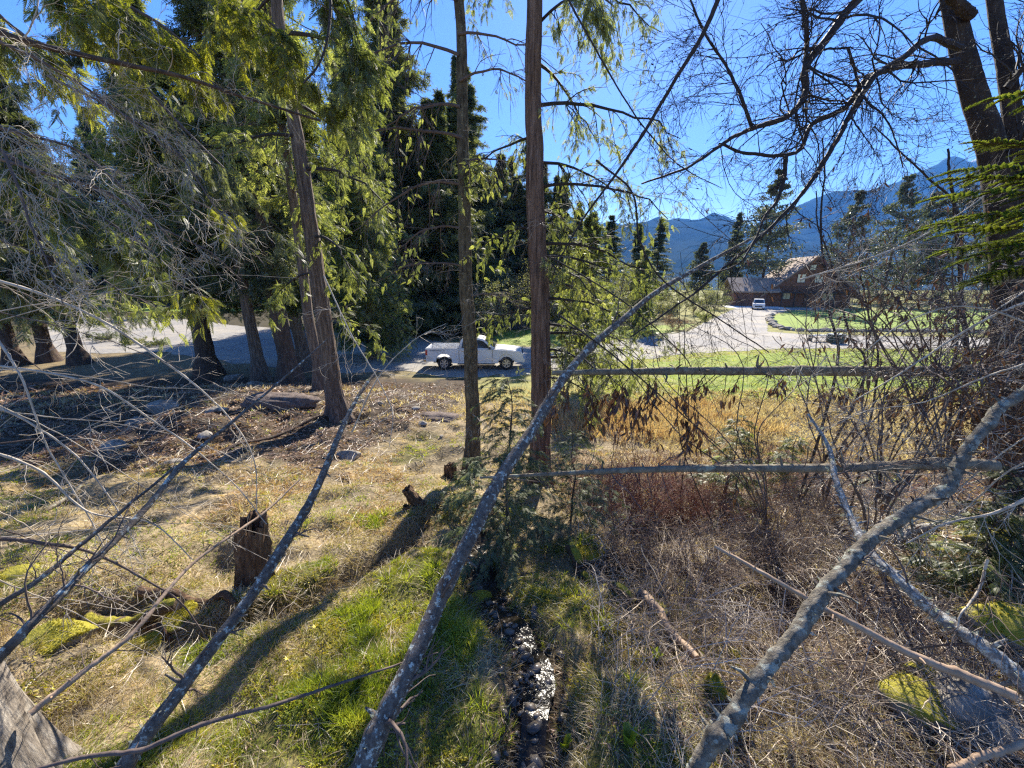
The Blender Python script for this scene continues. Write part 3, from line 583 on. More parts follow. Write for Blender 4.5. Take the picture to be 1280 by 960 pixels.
def twigs_mb(polys, mb, mi=0, sides=(3,5)):
    by={}
    for p,r,l in polys: by.setdefault(len(p),[]).append((p,r))
    for k,lst in by.items():
        V,Fa=tubes(np.array([a for a,_ in lst]),np.array([b for _,b in lst]),sides[0]); mb.add(V,Fa,mi)
def buds(polys, mb, n, g, sz=.02, mi=1):
    p=[a for a in polys if a[2]==0]; 
    if not p: return
    idx=g.integers(0,len(p),n); pos=[]; d=[]
    for i in idx:
        k=int(g.random()*len(p[i][0])); q=p[i][0]; k=min(k,len(q)-2); pos.append(q[k+1]); d.append(q[k+1]-q[k])
    d=norm(np.array(d))+g.normal(size=(n,3))*.5; V,Fa=stamp(*LEAF,np.array(pos),d,g.normal(size=(n,3)),sz*(.5+g.random(n))); mb.add(V,Fa,mi)

# two slim trunks in the middle -----------------------------------
def px_trunk(pts, r, base, N=50):
    """pts: (u,v,dist) -> world polyline, relative to base"""
    w=np.array([P(*a) for a in pts]); w[0]=[base.x,base.y,base.z-.3]; return w
def slim(name,label,base,u_top,r0,bark,seed,h=13,foliage=None,limbs=()):
    t=thing(name,label,'tree',base); g=np.random.default_rng(seed)
    dp=ray(640,480)@np.array([base.x,base.y,base.z-CH]); 
    k=40; zz=np.linspace(0,h,k); fwd=base.y
    # lean sideways so the stem passes u_top at the top edge of the view
    r=ray(u_top,0); xt=r[0]/r[1]*fwd; zt=CH+r[2]/r[1]*fwd-base.z; slope=(xt-base.x)/zt
    pts=np.stack([zz*slope+.02*np.sin(zz*.9+seed),0*zz+.015*np.cos(zz*.7),zz],1); pts[0]=[0,0,-.3]; pts[:,:2]+=.012*np.cumsum(g.normal(size=(k,2)),0)*(zz>.2)[:,None]
    rr=r0*np.clip(1-zz/(h*1.45),.1,1)+.75*r0*np.exp(-zz/.28)*(zz<2)
    q,rd=smooth_poly(pts,rr,220); V,Fa=tubes(q[None],rd[None],56); V=V.reshape(220,56,3); aa=np.arange(56)/56*2*np.pi; zz2=q[:,2][:,None]+0*aa[None]
    ca=np.cos(aa)[None]+0*zz2; sa=np.sin(aa)[None]+0*zz2
    rm=1+.085*vn(ca*4+zz2*.12+7,sa*4-zz2*.10+7,.33,seed)+.05*vn(ca*9+zz2*.5,sa*9+zz2*.4,.3,seed+2)+.035*vn(ca*3+zz2*5,sa*3-zz2*4,1,seed+3)
    lob=1+.22*np.exp(-np.maximum(zz2,0)/.35)*np.sin(aa*4+seed)[None]*1.0
    V=q[:,None]+(V-q[:,None])*(rm*lob)[...,None]; m=MB(); m.add(V.reshape(-1,3),Fa); m.build('trunk',M[bark],t,True)
    return t,g,slope,h
b1=G(676,602); T1,g1,sl1,h1=slim('cedar_tree','straight reddish-barked trunk, right one of the two slim trunks',b1,675,.225,'bark_red',5)
b2=G(592,592); T2,g2,sl2,h2=slim('cedar_tree','slightly leaning grey-brown trunk, left one of the two slim trunks',b2,571,.165,'bark_brown',6)
def limb_set(t,g,slope,zs,azs,Ls,hang,mats,fol=0,up0=.35,twl=2,fr=.15,kids=7,r=.03):
    for z,az,L in zip(zs,azs,Ls):
        N=12; s=np.linspace(0,1,N); o=np.array([math.cos(az),math.sin(az)])
        pt=np.zeros((N,3)); pt[:,0]=z*slope+o[0]*L*s; pt[:,1]=o[1]*L*s; pt[:,2]=z+L*(up0*s-hang*s**2); pt+=np.cumsum(g.normal(size=(N,3))*.02*L,0)*s[:,None]
        rad=r*(L/2)**.6*np.linspace(1,.2,N); m=MB(); V,Fa=tubes(pt[None],rad[None],6); m.add(V,Fa,0)
        out=[]
        for c in range(int(kids*1.6)):
            k=2+int(g.random()*(N-3)); dd=norm(pt[k+1 if k+1<N else k]-pt[k-1]); q=norm(np.cross(dd,g.normal(size=3)))
            grow(out,pt[k],dd*.6+q+np.array([0,0,-.5]),L*.42*(.5+.7*g.random()),rad[k]*.45,twl-1,g,.22,.10,4,.5,.8,7)
        twigs_mb(out,m,0)
        if fol:
            n=int(fol*L*2.4); pos=[];d=[]
            src=[a for a in out if len(a[0])>3]
            for _ in range(n):
                q=src[int(g.random()*len(src))][0]; k=int(g.random()*(len(q)-1)); pos.append(q[k]); d.append(q[k+1]-q[k])
            d=norm(np.array(d))*.8+g.normal(size=(n,3))*.6+[0,0,-.35]; V,Fa=stamp(*FR2,np.array(pos),d,norm(g.normal(size=(n,3))*.5+[0,0,1]),fr*(.5+.7*g.random(n))); m.add(V,Fa,1)
        m.build('branch',[M[mats[0]],M[mats[1]]],t)
gq=np.random.default_rng(15)
limb_set(T1,g1,sl1,[2.4,2.8,3.0,3.3,3.5,3.8,4.0,4.3,4.6,4.8,5.0,5.3,5.6,6.0,6.4,6.8,7.3,7.9,8.5,9.2,10.2],[-.2,.5,-.7,.1,-.4,2.6,-.3,.7,-.9,.2,-.1,3.4,1.1,-.5,.4,2.9,-.2,.9,-1.0,.1,2.2],[1.5,2.1,1.9,2.3,2.2,1.4,2.3,2.4,1.6,2.1,2.4,1.3,1.9,2.2,2.0,1.6,2.3,2.0,1.6,2.2,2],.42,('twig_dark','needles_cedar'),fol=62,up0=.10,kids=9,fr=.14)
limb_set(T2,g2,sl2,[4.0,4.6,5.3,6.1,6.5,6.9,7.4,7.8,8.2,8.5,9.0,9.6],[.2,3.3,2.9,3.05,.3,3.3,2.8,-.3,3.5,.2,3.0,2.7],[1.3,1.6,1.7,2.4,1.5,2.5,2.2,1.7,2.3,1.8,2.2,2],.5,('twig','needles_cedar'),fol=7,up0=.3,kids=12,r=.026)
limb_set(T2,g2,sl2,list(np.linspace(1.2,7,22)),list(gq.random(22)*6.28),list(.35+.9*gq.random(22)),.25,('twig_silver','needles_cedar'),fol=0,up0=.15,kids=4,r=.010)
limb_set(T1,g1,sl1,list(np.linspace(1.2,7,22)),list(gq.random(22)*6.28),list(.35+.9*gq.random(22)),.25,('twig_silver','needles_cedar'),fol=0,up0=.1,kids=4,r=.010)
# leaning trunk on the left
b3=G(424,521); T3,g3,sl3,h3=slim('cedar_tree','cedar trunk leaning left beside the pale boulder at the edge of the shade',b3,352,.265,'bark_cedar',8,h=16)
limb_set(T3,g3,sl3,[3.2,4.6,5.6,6.6,7.4,8.2,9.0,9.8,10.6,11.5,12.5],[.5,3.0,-.6,2.2,-.2,3.6,1.0,-1.2,.2,2.6,-.5],[1.6,2.0,2.4,2.2,3.0,2.8,3.0,2.6,3,3,3],.55,('twig_dark','needles_cedar'),fol=60,up0=.1,r=.04,fr=.22)

# ---------------------------------------------------------------- big double-stemmed maple on the right
bm_=on(7.4,5.0); 
MT=thing('maple_tree','dark double-trunked leafless maple at the right edge','tree',(0,0,0))
def stem(pts,rads,name,parent,bark,N=60,sides=18,rough=.04,end=None):
    w=np.array([P(*p) if len(p)==3 else p for p in pts]); 
    if end is not None: w=np.vstack([w,end])
    m=MB(); m.tube(w,rads,sides,N=N,rough=rough); return m,w
D=6.4
m,w=stem([(1150,-260,D),(1190,0,D),(1215,110,D),(1243,200,D),(1258,330,D),(1262,450,D),(1265,560,D),(1268,650,D)],[.115,.135,.155,.18,.19,.21,.24,.36],'trunk',MT,'bark_dark'); 
base=Vector(w[-1]); m.build('trunk',M['bark_maple'],MT,True)
m,w=stem([(1215,-260,D+.3),(1243,0,D+.3),(1258,90,D+.2),(1268,170,D+.1),(1270,260,D)],[.085,.095,.11,.12,.15],'trunk',MT,'bark_dark'); m.build('trunk',M['bark_maple'],MT,True)
gm_=np.random.default_rng(77); RMIN[0]=.0028
def bigbranch(pts,r0,r1,mat,parent,name='branch',twl=2,kids=8,tw=.6,grav=.02,budn=120,twmat=None,bark_n=70,up=0,bmat='twig',bsz=.032,spread=.9,wob=.35,sides=8,inner=1):
    w=np.array([P(*p) for p in pts]); rad=np.linspace(r0,r1,len(w)); q,rd=smooth_poly(w,rad,bark_n)
    q=q+np.cumsum(gm_.normal(size=q.shape)*.0032*np.linalg.norm(w[-1]-w[0]),0)*.3
    m=MB(); V,Fa=tubes(q[None],rd[None]*(1+.12*gm_.normal(size=rd.shape)*.5)[None],sides); m.add(V,Fa,0)
    out=[]
    for c in range(kids):
        k=int((.12+.86*gm_.random())*(bark_n-2)); dd=norm(q[k+1]-q[k-1]); z=norm(np.cross(dd,gm_.normal(size=3)))
        grow(out,q[k],dd*.7+z*spread,tw*(.5+.8*gm_.random()),max(rd[k]*.35,.0034),twl-1,gm_,wob,grav,5,.55,.8,8,up)
    twigs_mb(out,m,1)
    if budn: buds(out,m,budn,gm_,bsz,1)
    return m.build(name,[M[mat],M[bmat]],parent)
kw=dict(mat='twig_dark',parent=MT,twl=3,kids=26,tw=1.1,budn=420,bmat='twig_dark')
bigbranch([(1195,78,6.2),(1150,78,6.0),(1115,84,5.8),(1085,100,5.6),(1060,135,5.5),(1020,155,5.4),(1000,190,5.3),(940,192,5.2),(905,180,5.1)],.055,.016,**kw)
bigbranch([(1200,60,6.2),(1160,52,5.9),(1130,75,5.7),(1090,105,5.5),(1062,150,5.4),(1040,190,5.3),(1010,240,5.2),(960,290,5.1),(915,330,5.0),(860,370,4.9),(790,420,4.8)],.05,.010,**kw)
bigbranch([(1100,-30,5.2),(1060,10,5.2),(1035,45,5.1),(1005,85,5.0),(1003,120,5.0),(980,145,4.9),(940,158,4.9),(905,175,4.8),(860,205,4.7),(800,228,4.6)],.06,.010,**kw)
bigbranch([(1215,20,6.2),(1180,-10,6.0),(1140,-25,5.8),(1100,-30,5.2)],.08,.055,mat='bark_maple',parent=MT,twl=2,kids=3,tw=.6,budn=0,bmat='twig_dark')
bigbranch([(983,195,5.2),(980,225,5.2),(972,250,5.15),(958,270,5.1),(945,300,5.0),(925,330,4.9),(880,345,4.8)],.028,.008,mat='twig_dark',parent=MT,twl=2,kids=6,tw=.6,budn=80,bmat='twig_dark')
bigbranch([(940,160,4.9),(925,120,4.8),(905,80,4.8),(880,40,4.7),(860,-10,4.6)],.022,.01,**kw)
bigbranch([(1004,100,5.0),(1010,50,5.0),(1003,0,5.0),(1000,-40,5.0)],.03,.02,**kw)
bigbranch([(1258,110,6.2),(1285,80,6.0),(1330,30,5.8)],.05,.03,**kw)
bigbranch([(1262,190,6.2),(1290,175,6),(1340,190,5.8)],.05,.03,**kw)
bigbranch([(1060,60,5.6),(1080,120,5.5),(1110,150,5.4),(1130,210,5.3)],.02,.006,**kw)

RMIN[0]=.0018
# ---------------------------------------------------------------- foreground leaning stems and branches
def fstem(name,label,pts,r0,r1,mat,cat='branch',wob=.3,twl=1,kids=5,tw=.35,N=90,twmat='twig',sides=14,knobs=7,grav=.02,budn=0,rad=None,spread=.9,group=None,wig=1.0,frill=0):
    w=np.array([P(*p) for p in pts]); org=w[0].copy(); rr=np.linspace(r0,r1,len(w)) if rad is None else np.array(rad)
    q,rd=smooth_poly(w,rr,N); g=np.random.default_rng(abs(hash(label))%9999 if False else sum(map(ord,label)))
    q=q+np.cumsum(g.normal(size=q.shape)*.0011*wig,0)
    for k in range(knobs):
        c=g.random(); rd=rd*(1+.16*np.exp(-((np.linspace(0,1,N)-c)/.008)**2))
    m=MB(); m.tube(q,rd,sides,rough=.05)
    out=[]
    for c in range(kids):
        k=int((.06+.9*g.random())*(N-2)); dd=norm(q[k+1]-q[k-1]); z=norm(np.cross(dd,g.normal(size=3)))
        grow(out,q[k],dd*.6+z*spread,tw*(.4+.9*g.random()),max(rd[k]*.28,.0024),twl,g,wob,grav,4,.55,.8,8)
    for c in range(int(knobs*1.5)):
        k=int((.04+.9*g.random())*(N-2)); z=norm(np.cross(norm(q[k+1]-q[k-1]),g.normal(size=3))); L_=rd[k]*(1.6+3*g.random()); m.tube([q[k]+z*rd[k]*.5,q[k]+z*L_*.6,q[k]+z*L_+g.normal(size=3)*rd[k]*.3],[rd[k]*.38,rd[k]*.24,rd[k]*.13],6)
    if out:
        twigs_mb(out,m,1)
        if budn: buds(out,m,budn,g,.02,1)
    t=m.build(name,[M[mat],M[twmat]],None,True,origin=org); tag(t,label,cat,group)
    if frill:   # tufts of lichen
        mm=MB(); n=frill; k=(g.random(n)**1.3*(N-2)).astype(int); dn=norm(g.normal(size=(n,3))); pos=q[k]+dn*rd[k][:,None]*.9+g.normal(size=(n,3))*.003
        V,Fa=stamp(*FR1,pos-org,dn,g.normal(size=(n,3)),.012+.02*g.random(n)); mm.add(V,Fa); mm.build('lichen',M['lichen'],t)
    return t
M['lichen']=foliage_mat('grey_lichen',[(.3,.33,.27),(.5,.53,.45),(.62,.64,.58)],.2,8)
fstem('leaning_stem','lichen-spotted dead stem leaning from the bottom edge across the left half',[(130,1000,2.2),(175,930,2.3),(250,828,2.55),(310,750,2.8),(345,695,3.0),(385,630,3.3),(408,580,3.5),(432,525,3.8),(448,495,4.0),(472,462,4.3)],.05,.014,'bark_lichen',rad=[0.0447, 0.043, 0.0404, 0.0378, 0.0396, 0.0327, 0.0292, 0.0224, 0.0172, 0.0103],kids=8,tw=.3,frill=260)
fstem('leaning_stem','longest dark stem slanting in front of the two slim trunks, pale lichen at its foot',[(435,1010,2.1),(470,920,2.25),(515,830,2.45),(555,740,2.75),(590,670,3.0),(625,600,3.3),(665,540,3.6),(700,482,3.9),(735,440,4.2),(775,405,4.5),(820,368,4.8),(870,338,5.1),(925,308,5.4),(960,290,5.6)],.07,.01,'bark_lichen',rad=[.066,.062,.057,.054,.054,.053,.05,.046,.041,.036,.031,.026,.019,.012],kids=12,tw=.5,frill=420,sides=16,N=130)
fstem('bent_stem','smooth grey stem curving up from the bottom edge to the right edge',[(850,1000,1.6),(885,935,1.65),(935,865,1.72),(985,805,1.8),(1035,735,1.9),(1080,682,2.0),(1140,640,2.1),(1185,612,2.15),(1215,565,2.2),(1250,530,2.25),(1300,492,2.3)],.05,.05,'bark_smooth',rad=[0.0348, 0.0334, 0.0321, 0.0314, 0.0308, 0.0314, 0.0301, 0.0294, 0.0275, 0.0275, 0.0268],kids=5,tw=.15,N=220,sides=24,frill=160,knobs=16,wig=2.2)
fstem('fallen_branch','pale frosted stem lying crosswise behind the smooth bent stem',[(1310,895,1.75),(1270,845,1.85),(1225,805,1.95),(1175,770,2.1),(1130,728,2.25),(1090,690,2.45),(1065,645,2.7),(1045,600,2.9),(1035,560,3.1),(1010,520,3.3)],.05,.015,'bark_frost',rad=[0.0376, 0.0361, 0.0332, 0.0303, 0.0275, 0.0246, 0.0217, 0.0188, 0.0145, 0.0087],kids=9,tw=.4,N=110,frill=300)
fstem('stick','thin bare stick crossing under the pale frosted stem at the lower right',[(893,683,2.6),(950,715,2.4),(1010,748,2.2),(1070,780,2.05),(1130,812,1.95),(1200,842,1.85),(1275,872,1.75)],.010,.022,'stick_tan',cat='stick',kids=2,tw=.2)
fstem('stick','tan stick lying bottom right beside the rocks',[(1190,962,1.75),(1230,945,1.75),(1300,920,1.75)],.016,.013,'stick_tan',cat='stick',kids=0)
fstem('stick','reddish-tan straight stick slanting over the hollow at the lower left',[(38,892,2.2),(110,835,2.4),(170,785,2.6),(240,705,3.0),(330,640,3.6),(375,598,4.0)],.017,.008,'stick_tan',cat='stick',kids=3,tw=.2)
fstem('dead_branch','dark knotty branch running from the left edge up past the shaded ground',[(-20,842,1.8),(35,785,1.9),(70,750,2.0),(130,690,2.2),(180,640,2.4),(235,575,2.7),(290,530,3.0),(360,470,3.5),(410,425,3.9)],.02,.006,'bark_lichen',kids=8,tw=.35,rad=[.024,.022,.022,.019,.017,.014,.011,.008,.005])
fstem('dead_branch','second dark branch just above the knotty one at the left edge',[(-20,765,2.0),(40,730,2.1),(90,690,2.25),(150,640,2.45),(210,590,2.7),(250,560,2.9)],.015,.006,'bark_lichen',kids=6,tw=.35)
fstem('dead_branch','thin brown branch arching low across the bottom left corner',[(30,965,1.7),(110,948,1.75),(180,938,1.8),(260,905,1.9),(350,880,2.1),(440,850,2.3),(545,818,2.6)],.008,.005,'twig',kids=4,tw=.3,rad=[.006,.009,.010,.009,.009,.007,.004])
long_=[('long pale whip crossing from the left edge to the middle of the shaded ground',[(-20,345,3.0),(60,370,3.1),(130,402,3.2),(190,440,3.3),(245,480,3.4),(290,525,3.5),(318,575,3.6),(322,640,3.6)],.012),
('curved whip below the long pale one, starting at the left edge',[(-20,455,2.6),(60,466,2.7),(130,485,2.8),(200,530,3.0),(250,565,3.1),(300,610,3.3),(335,655,3.4)],.009),
('grey whip reaching down from the left edge past the stones',[(-20,500,2.5),(40,530,2.6),(100,575,2.7),(150,640,2.8),(180,700,2.9)],.008),
('low horizontal grey branch above the mossy hollow',[(-20,672,2.3),(50,678,2.4),(110,690,2.6),(170,718,2.8),(225,752,3.0),(260,800,3.1)],.013),
('thin whip falling steeply at the far left',[(-5,420,2.4),(30,480,2.4),(60,560,2.5),(110,640,2.6),(135,690,2.6)],.007),
('fine curved whip hanging in front of the leaning cedar trunk',[(405,345,3.2),(440,420,3.2),(470,470,3.2),(490,515,3.2),(485,560,3.2)],.006),
('drooping whip below the silvery twigs at the left edge',[(-20,560,2.2),(50,590,2.3),(110,640,2.4),(190,655,2.6),(240,700,2.7)],.008),
('whip rising from the leaning stem to the right of the white boulder',[(440,540,3.6),(475,470,3.5),(520,425,3.5),(560,405,3.5)],.007)]
for lab,pts,r in long_: fstem('dead_branch',lab,pts,r,r*.35,'twig_silver' if r<.0125 else 'twig',kids=8,tw=.45,twl=1,wob=.5,sides=6,N=50,twmat='twig_silver')
# upper branches crossing the sky
fstem('bare_branch','long dark branch sweeping down from the top edge right of the two slim trunks',[(905,-20,3.2),(880,40,3.3),(848,95,3.4),(800,175,3.6),(770,220,3.7),(730,275,3.9),(700,325,4.0),(690,350,4.1)],.02,.005,'twig_dark',kids=16,tw=.7,twl=2,twmat='twig_dark',budn=200)
fstem('bare_branch','thin twiggy branch hanging from the top centre towards the lake gap',[(700,-20,3.6),(745,60,3.7),(800,150,3.8),(850,205,3.9),(905,235,4.0)],.010,.003,'twig_dark',kids=14,tw=.6,twl=2,twmat='twig_dark',budn=200)
fstem('bare_branch','bare branch crossing in front of the young cedar towards the road',[(745,200,4.4),(790,240,4.4),(800,300,4.4),(830,350,4.4),(900,398,4.4),(960,438,4.4)],.012,.006,'twig_dark',kids=10,tw=.5,twl=1,twmat='twig')
for k,(lab,pts) in enumerate((('slanting bare branch in front of the grass verge, left of the rest',[(685,320,4.6),(730,345,4.6),(790,385,4.6),(850,440,4.6),(870,470,4.6)]),('slanting bare branch in front of the grass verge, lower right of its neighbour',[(700,395,4.2),(760,440,4.2),(830,500,4.2),(900,560,4.2)]))):
    fstem('bare_branch',lab,pts,.010,.005,'twig_dark',kids=6,tw=.4,twl=1,twmat='twig')
fstem('dead_limb','heavy dark limb entering at the upper left with lichen on it',[(-30,30,3.4),(30,52,3.5),(90,66,3.7),(160,80,3.9),(230,96,4.1),(320,125,4.5),(400,150,4.9)],.03,.012,'bark_dark',wob=.5,kids=14,tw=.8,twl=2,twmat='twig_silver',grav=.05)
ub=[('thin grey limb below the heavy one at the upper left',[(-30,40,3.0),(40,70,3.1),(110,110,3.3),(170,155,3.5),(230,200,3.7)],.014),
('sagging silvery limb in the middle of the left tangle',[(-30,190,2.9),(50,215,3.0),(130,240,3.2),(200,285,3.4),(260,315,3.6),(300,350,3.8)],.014),
('silvery limb with curled twigs near the left edge',[(-30,150,2.6),(40,170,2.7),(100,190,2.9),(160,240,3.0),(215,300,3.2)],.012),
('silvery limb reaching from the left tangle towards the dark-stemmed cedar',[(60,95,3.6),(150,140,3.6),(220,190,3.7),(270,260,3.8),(330,330,3.9)],.012),
('lowest silvery limb with forked dead twigs by the left edge',[(5,190,2.5),(25,240,2.5),(40,285,2.5),(60,330,2.5),(80,380,2.5)],.009)]
RMIN[0]=.0024
for lab,pts,r in ub: fstem('dead_limb',lab,pts,r,r*.35,'twig',wob=.5,kids=19,tw=.6,twl=2,sides=7,N=50,twmat='twig_silver',grav=.09,spread=.7)
fstem('bare_branch','dark curved branch hanging from the top edge in front of the cedars',[(412,-20,4.0),(412,30,4.0),(400,75,4.0),(378,105,4.0)],.014,.008,'twig_dark',kids=5,tw=.3)
# horizontal fallen poles ------------------------------------------
def hanging(t,org,pos,n,g,size=.09,mat='leaf_brown',drop=.5,group=None):
    """bunch of shrivelled leaves on a drooping twig: a part of the pole"""
    n=int(n*2.2); m=MB(); out=[]; grow(out,pos,[g.normal()*.25,g.normal()*.25,-1],drop*1.15,.006,1,g,.3,.05,5,.5,.6,7)
    twigs_mb(out,m,0); src=[a[0] for a in out]; ps=[];d=[]
    for _ in range(n):
        q=src[int(g.random()*len(src))]; k=int((.35+.65*g.random())*(len(q)-1)); ps.append(q[k]); 
    ps=np.array(ps)+g.normal(size=(n,3))*.02; d=norm(g.normal(size=(n,3))*[.35,.35,.2]+[0,0,-1]); V,Fa=stamp(*CURL,ps,d,norm(g.normal(size=(n,3))),size*(.5+.8*g.random(n))); m.add(V,Fa,1)
    m.V=[v-org for v in m.V]; m.build('withered_shoot',[M['twig_dark'],M[mat]],t)
CURL=(np.array([[0,0,0],[.3,.13,.06],[.35,-.12,.07],[.7,.10,-.03],[.72,-.09,.0],[1,.0,-.10]]),np.array([[0,1,3,2],[2,3,5,4]]))
def pole(name,label,pts,rad,nsh,spec,seed,mat='bark_grey'):
    g=np.random.default_rng(seed); t=fstem(name,label,pts,0,0,mat,cat='fallen tree',rad=rad,kids=0,N=110,sides=14,knobs=16,wig=.7)
    w=np.array([P(*p) for p in pts]); q,_=smooth_poly(w,rad,200); org=w[0]
    for s_ in spec:
        k=int(s_[0]*198); hanging(t,org,q[k],s_[1],g,s_[2],drop=s_[3])
    out=[]
    for c in range(nsh):
        k=int((.03+.95*g.random())*198); grow(out,q[k],[g.normal()*.4,g.normal()*.4,-.6+1.0*(g.random()<.3)],.2+.4*g.random(),.006,1,g,.3,.02,4,.5,.8,7)
    mm=MB(); twigs_mb(out,mm,0); mm.V=[v-org for v in mm.V]; mm.build('side_shoots',M['twig'],t); return t
pole('fallen_pole','upper horizontal dead pole hung with withered brown leaves',[(690,466,4.6),(760,465,4.6),(850,464,4.55),(950,464,4.5),(1050,464,4.4),(1150,464,4.35),(1250,463,4.3),(1330,462,4.2)],[.025,.035,.045,.05,.058,.06,.062,.066],46,[(.03,12,.12,.5),(.09,16,.13,.7),(.15,18,.13,.8),(.17,14,.12,.5),(.23,18,.13,.8),(.31,18,.13,.8),(.36,12,.12,.6),(.06,12,.13,.5),(.12,16,.14,.55),(.2,22,.16,.7),(.25,14,.13,.5),(.29,18,.15,.6),(.34,8,.12,.4),(.4,8,.12,.35),(.48,10,.12,.3),(.55,10,.12,.35),(.62,14,.13,.4),(.7,16,.14,.5),(.76,14,.13,.5),(.82,26,.15,.75),(.9,12,.13,.5)],91)
pole('fallen_pole','lower horizontal dead pole with broken stubs',[(600,597,3.9),(680,593,3.85),(780,588,3.8),(880,585,3.7),(980,585,3.6),(1080,584,3.5),(1180,580,3.4),(1250,582,3.3)],[.012,.02,.028,.032,.038,.04,.045,.045],40,[(.5,6,.1,.3),(.75,6,.1,.3)],92)
# young twiggy saplings on the right --------------------------------
def sapling(label,base,stems,seed,tw=.5,leaf=0,mat='twig_dark',kids=12,leafmat='leaf_brown',twl=1,name='sapling',twmat=None,lsz=.08):
    g=np.random.default_rng(seed); t=thing(name,label,'sapling' if name=='sapling' else 'shrub',base); org=np.array(base[:])
    for st,r in stems:
        w=np.array([[base[0],base[1],base[2]-.05]]+[P(*p) for p in st]); q,rd=smooth_poly(w,np.linspace(r,r*.35,len(w)),40); q=q+np.cumsum(g.normal(size=q.shape)*.004,0)
        mm=MB(); V,Fa=tubes((q-org)[None],rd[None],7); mm.add(V,Fa,2)
        out=[]
        for c in range(kids):
            k=int((.15+.83*g.random())*38); dd=norm(q[k+1]-q[k-1]); z=norm(np.cross(dd,g.normal(size=3))); grow(out,q[k],dd*.5+z,tw*(.4+.8*g.random()),max(rd[k]*.4,.002),twl,g,.3,-.02,4,.6,.8,8)
        out=[(a-org,b,c) for a,b,c in out]; twigs_mb(out,mm,0); buds(out,mm,160,g,.018,0)
        if leaf:
            src=[a[0] for a in out]; ps=np.array([src[int(g.random()*len(src))][int(2+g.random()*3)] for _ in range(leaf)])
            V,Fa=stamp(*CURL,ps,norm(g.normal(size=(leaf,3))*.4+[0,0,-1]),g.normal(size=(leaf,3)),lsz*(.5+.8*g.random(leaf))); mm.add(V,Fa,1)
        mm.build('stem',[M[twmat or mat],M[leafmat],M[mat]],t)
sapling('two-stemmed dark sapling standing in front of the gable of the house',on(4.6,5.6),[([(1045,470,5.2),(1038,380,5.1),(1028,300,5.0),(1030,220,4.9),(1028,170,4.8)],.02),([(1075,480,5.2),(1058,420,5.2),(1040,350,5.1),(1018,290,5.0),(1012,240,4.9)],.018)],201,leaf=20)
sapling('forked dark sapling left of the fir shoots',on(7.0,5.6),[([(1205,470,5.6),(1200,380,5.6),(1196,320,5.5),(1190,260,5.4),(1184,225,5.3),(1180,190,5.3)],.035),([(1200,330,5.5),(1192,260,5.4),(1160,225,5.2),(1120,190,5.0),(1090,160,4.9)],.02)],202,tw=.8,twl=2)
sapling('slim bare sapling standing right of the lawn edge boulders',on(4.9,5.0),[([(1095,470,4.7),(1085,400,4.7),(1072,340,4.6),(1075,290,4.5)],.014)],203,leaf=40)
sapling('thin bare sapling in front of the driveway',on(2.9,6.0),[([(860,520,5.2),(855,440,5.2),(858,380,5.2),(850,320,5.1)],.008)],204)
sapling('upright thin stem beside the young cedar fronds',on(3.0,4.8),[([(852,560,4.6),(851,480,4.6),(852,420,4.6),(846,360,4.6)],.007)],205)
sapling('reddish upright stems left of the lower pole stubs',on(1.6,5.2),[([(760,620,4.6),(765,560,4.6),(768,520,4.6)],.006),([(790,640,4.5),(793,560,4.5),(786,500,4.5)],.006)],206,mat='twig_red')
gz=np.random.default_rng(404)
tang=[((1165,430),5.0,'tall tangled bare shrub standing left of the forked dark sapling'),((1090,620),3.6,'spreading low shrub crossing behind the frosted stem'),((1100,560),4.2,'tangled grey shrub with withered leaves under the upper pole'),((1180,540),4.0,'tangled shrub with brown leaves beside the double trunk'),((1240,500),3.6,'dead brown shrub pressed against the foot of the double trunk'),((1150,480),4.6,'pale twiggy shrub leaning over the upper pole'),((1030,560),4.4,'low grey shrub behind the frosted stem'),((960,590),4.6,'sparse shrub between the two horizontal poles')]
for k,((u,v),d,lab) in enumerate(tang):
    b=G(u,min(v+70,700)); st=[]
    for j in range(6):
        du=gz.normal()*60; st.append(([(u+du*.3,v+10,d),(u+du,v-50,d-.1),(u+du*1.7+gz.normal()*20,v-110-40*gz.random(),d-.2),(u+du*2.3+gz.normal()*30,v-160-50*gz.random(),d-.3)],.009))
    sapling(lab,b,st,410+k,tw=.55,leaf=(26,12,34,50,70,16,10,5)[k],mat='twig',twmat='twig_silver' if k in(1,2,5,6) else 'twig_dark',name='bare_shrub',kids=15,lsz=.075)
# lit whippy branches from the right edge
for k,(lab,pts,r) in enumerate((('long pale whip pointing left across the double trunk',[(1290,375,2.6),(1240,395,2.7),(1180,430,2.8),(1120,470,2.9),(1070,500,3.0)],.009),('pale branch rising from the tangle to the fir shoots',[(1000,350,3.2),(1080,325,3.1),(1140,300,3.0),(1200,265,2.9),(1255,225,2.8)],.008),('arched pale branch ending over the round lawn',[(1290,405,2.6),(1230,385,2.7),(1180,385,2.8),(1120,410,2.9),(1080,440,3.0)],.008),('grey twiggy branch leaning over the rocks at the right',[(1290,620,2.3),(1240,640,2.4),(1180,655,2.5),(1130,680,2.6)],.010),('thin bent branch dropping over the mossy rock at the right edge',[(1235,700,2.1),(1225,740,2.1),(1205,770,2.0),(1190,810,2.0)],.007))):
    fstem('bare_branch',lab,pts,r,r*.4,'twig_silver',kids=14,tw=.4,twl=1,sides=6,N=50,twmat='twig_silver' if k%2 else 'twig')
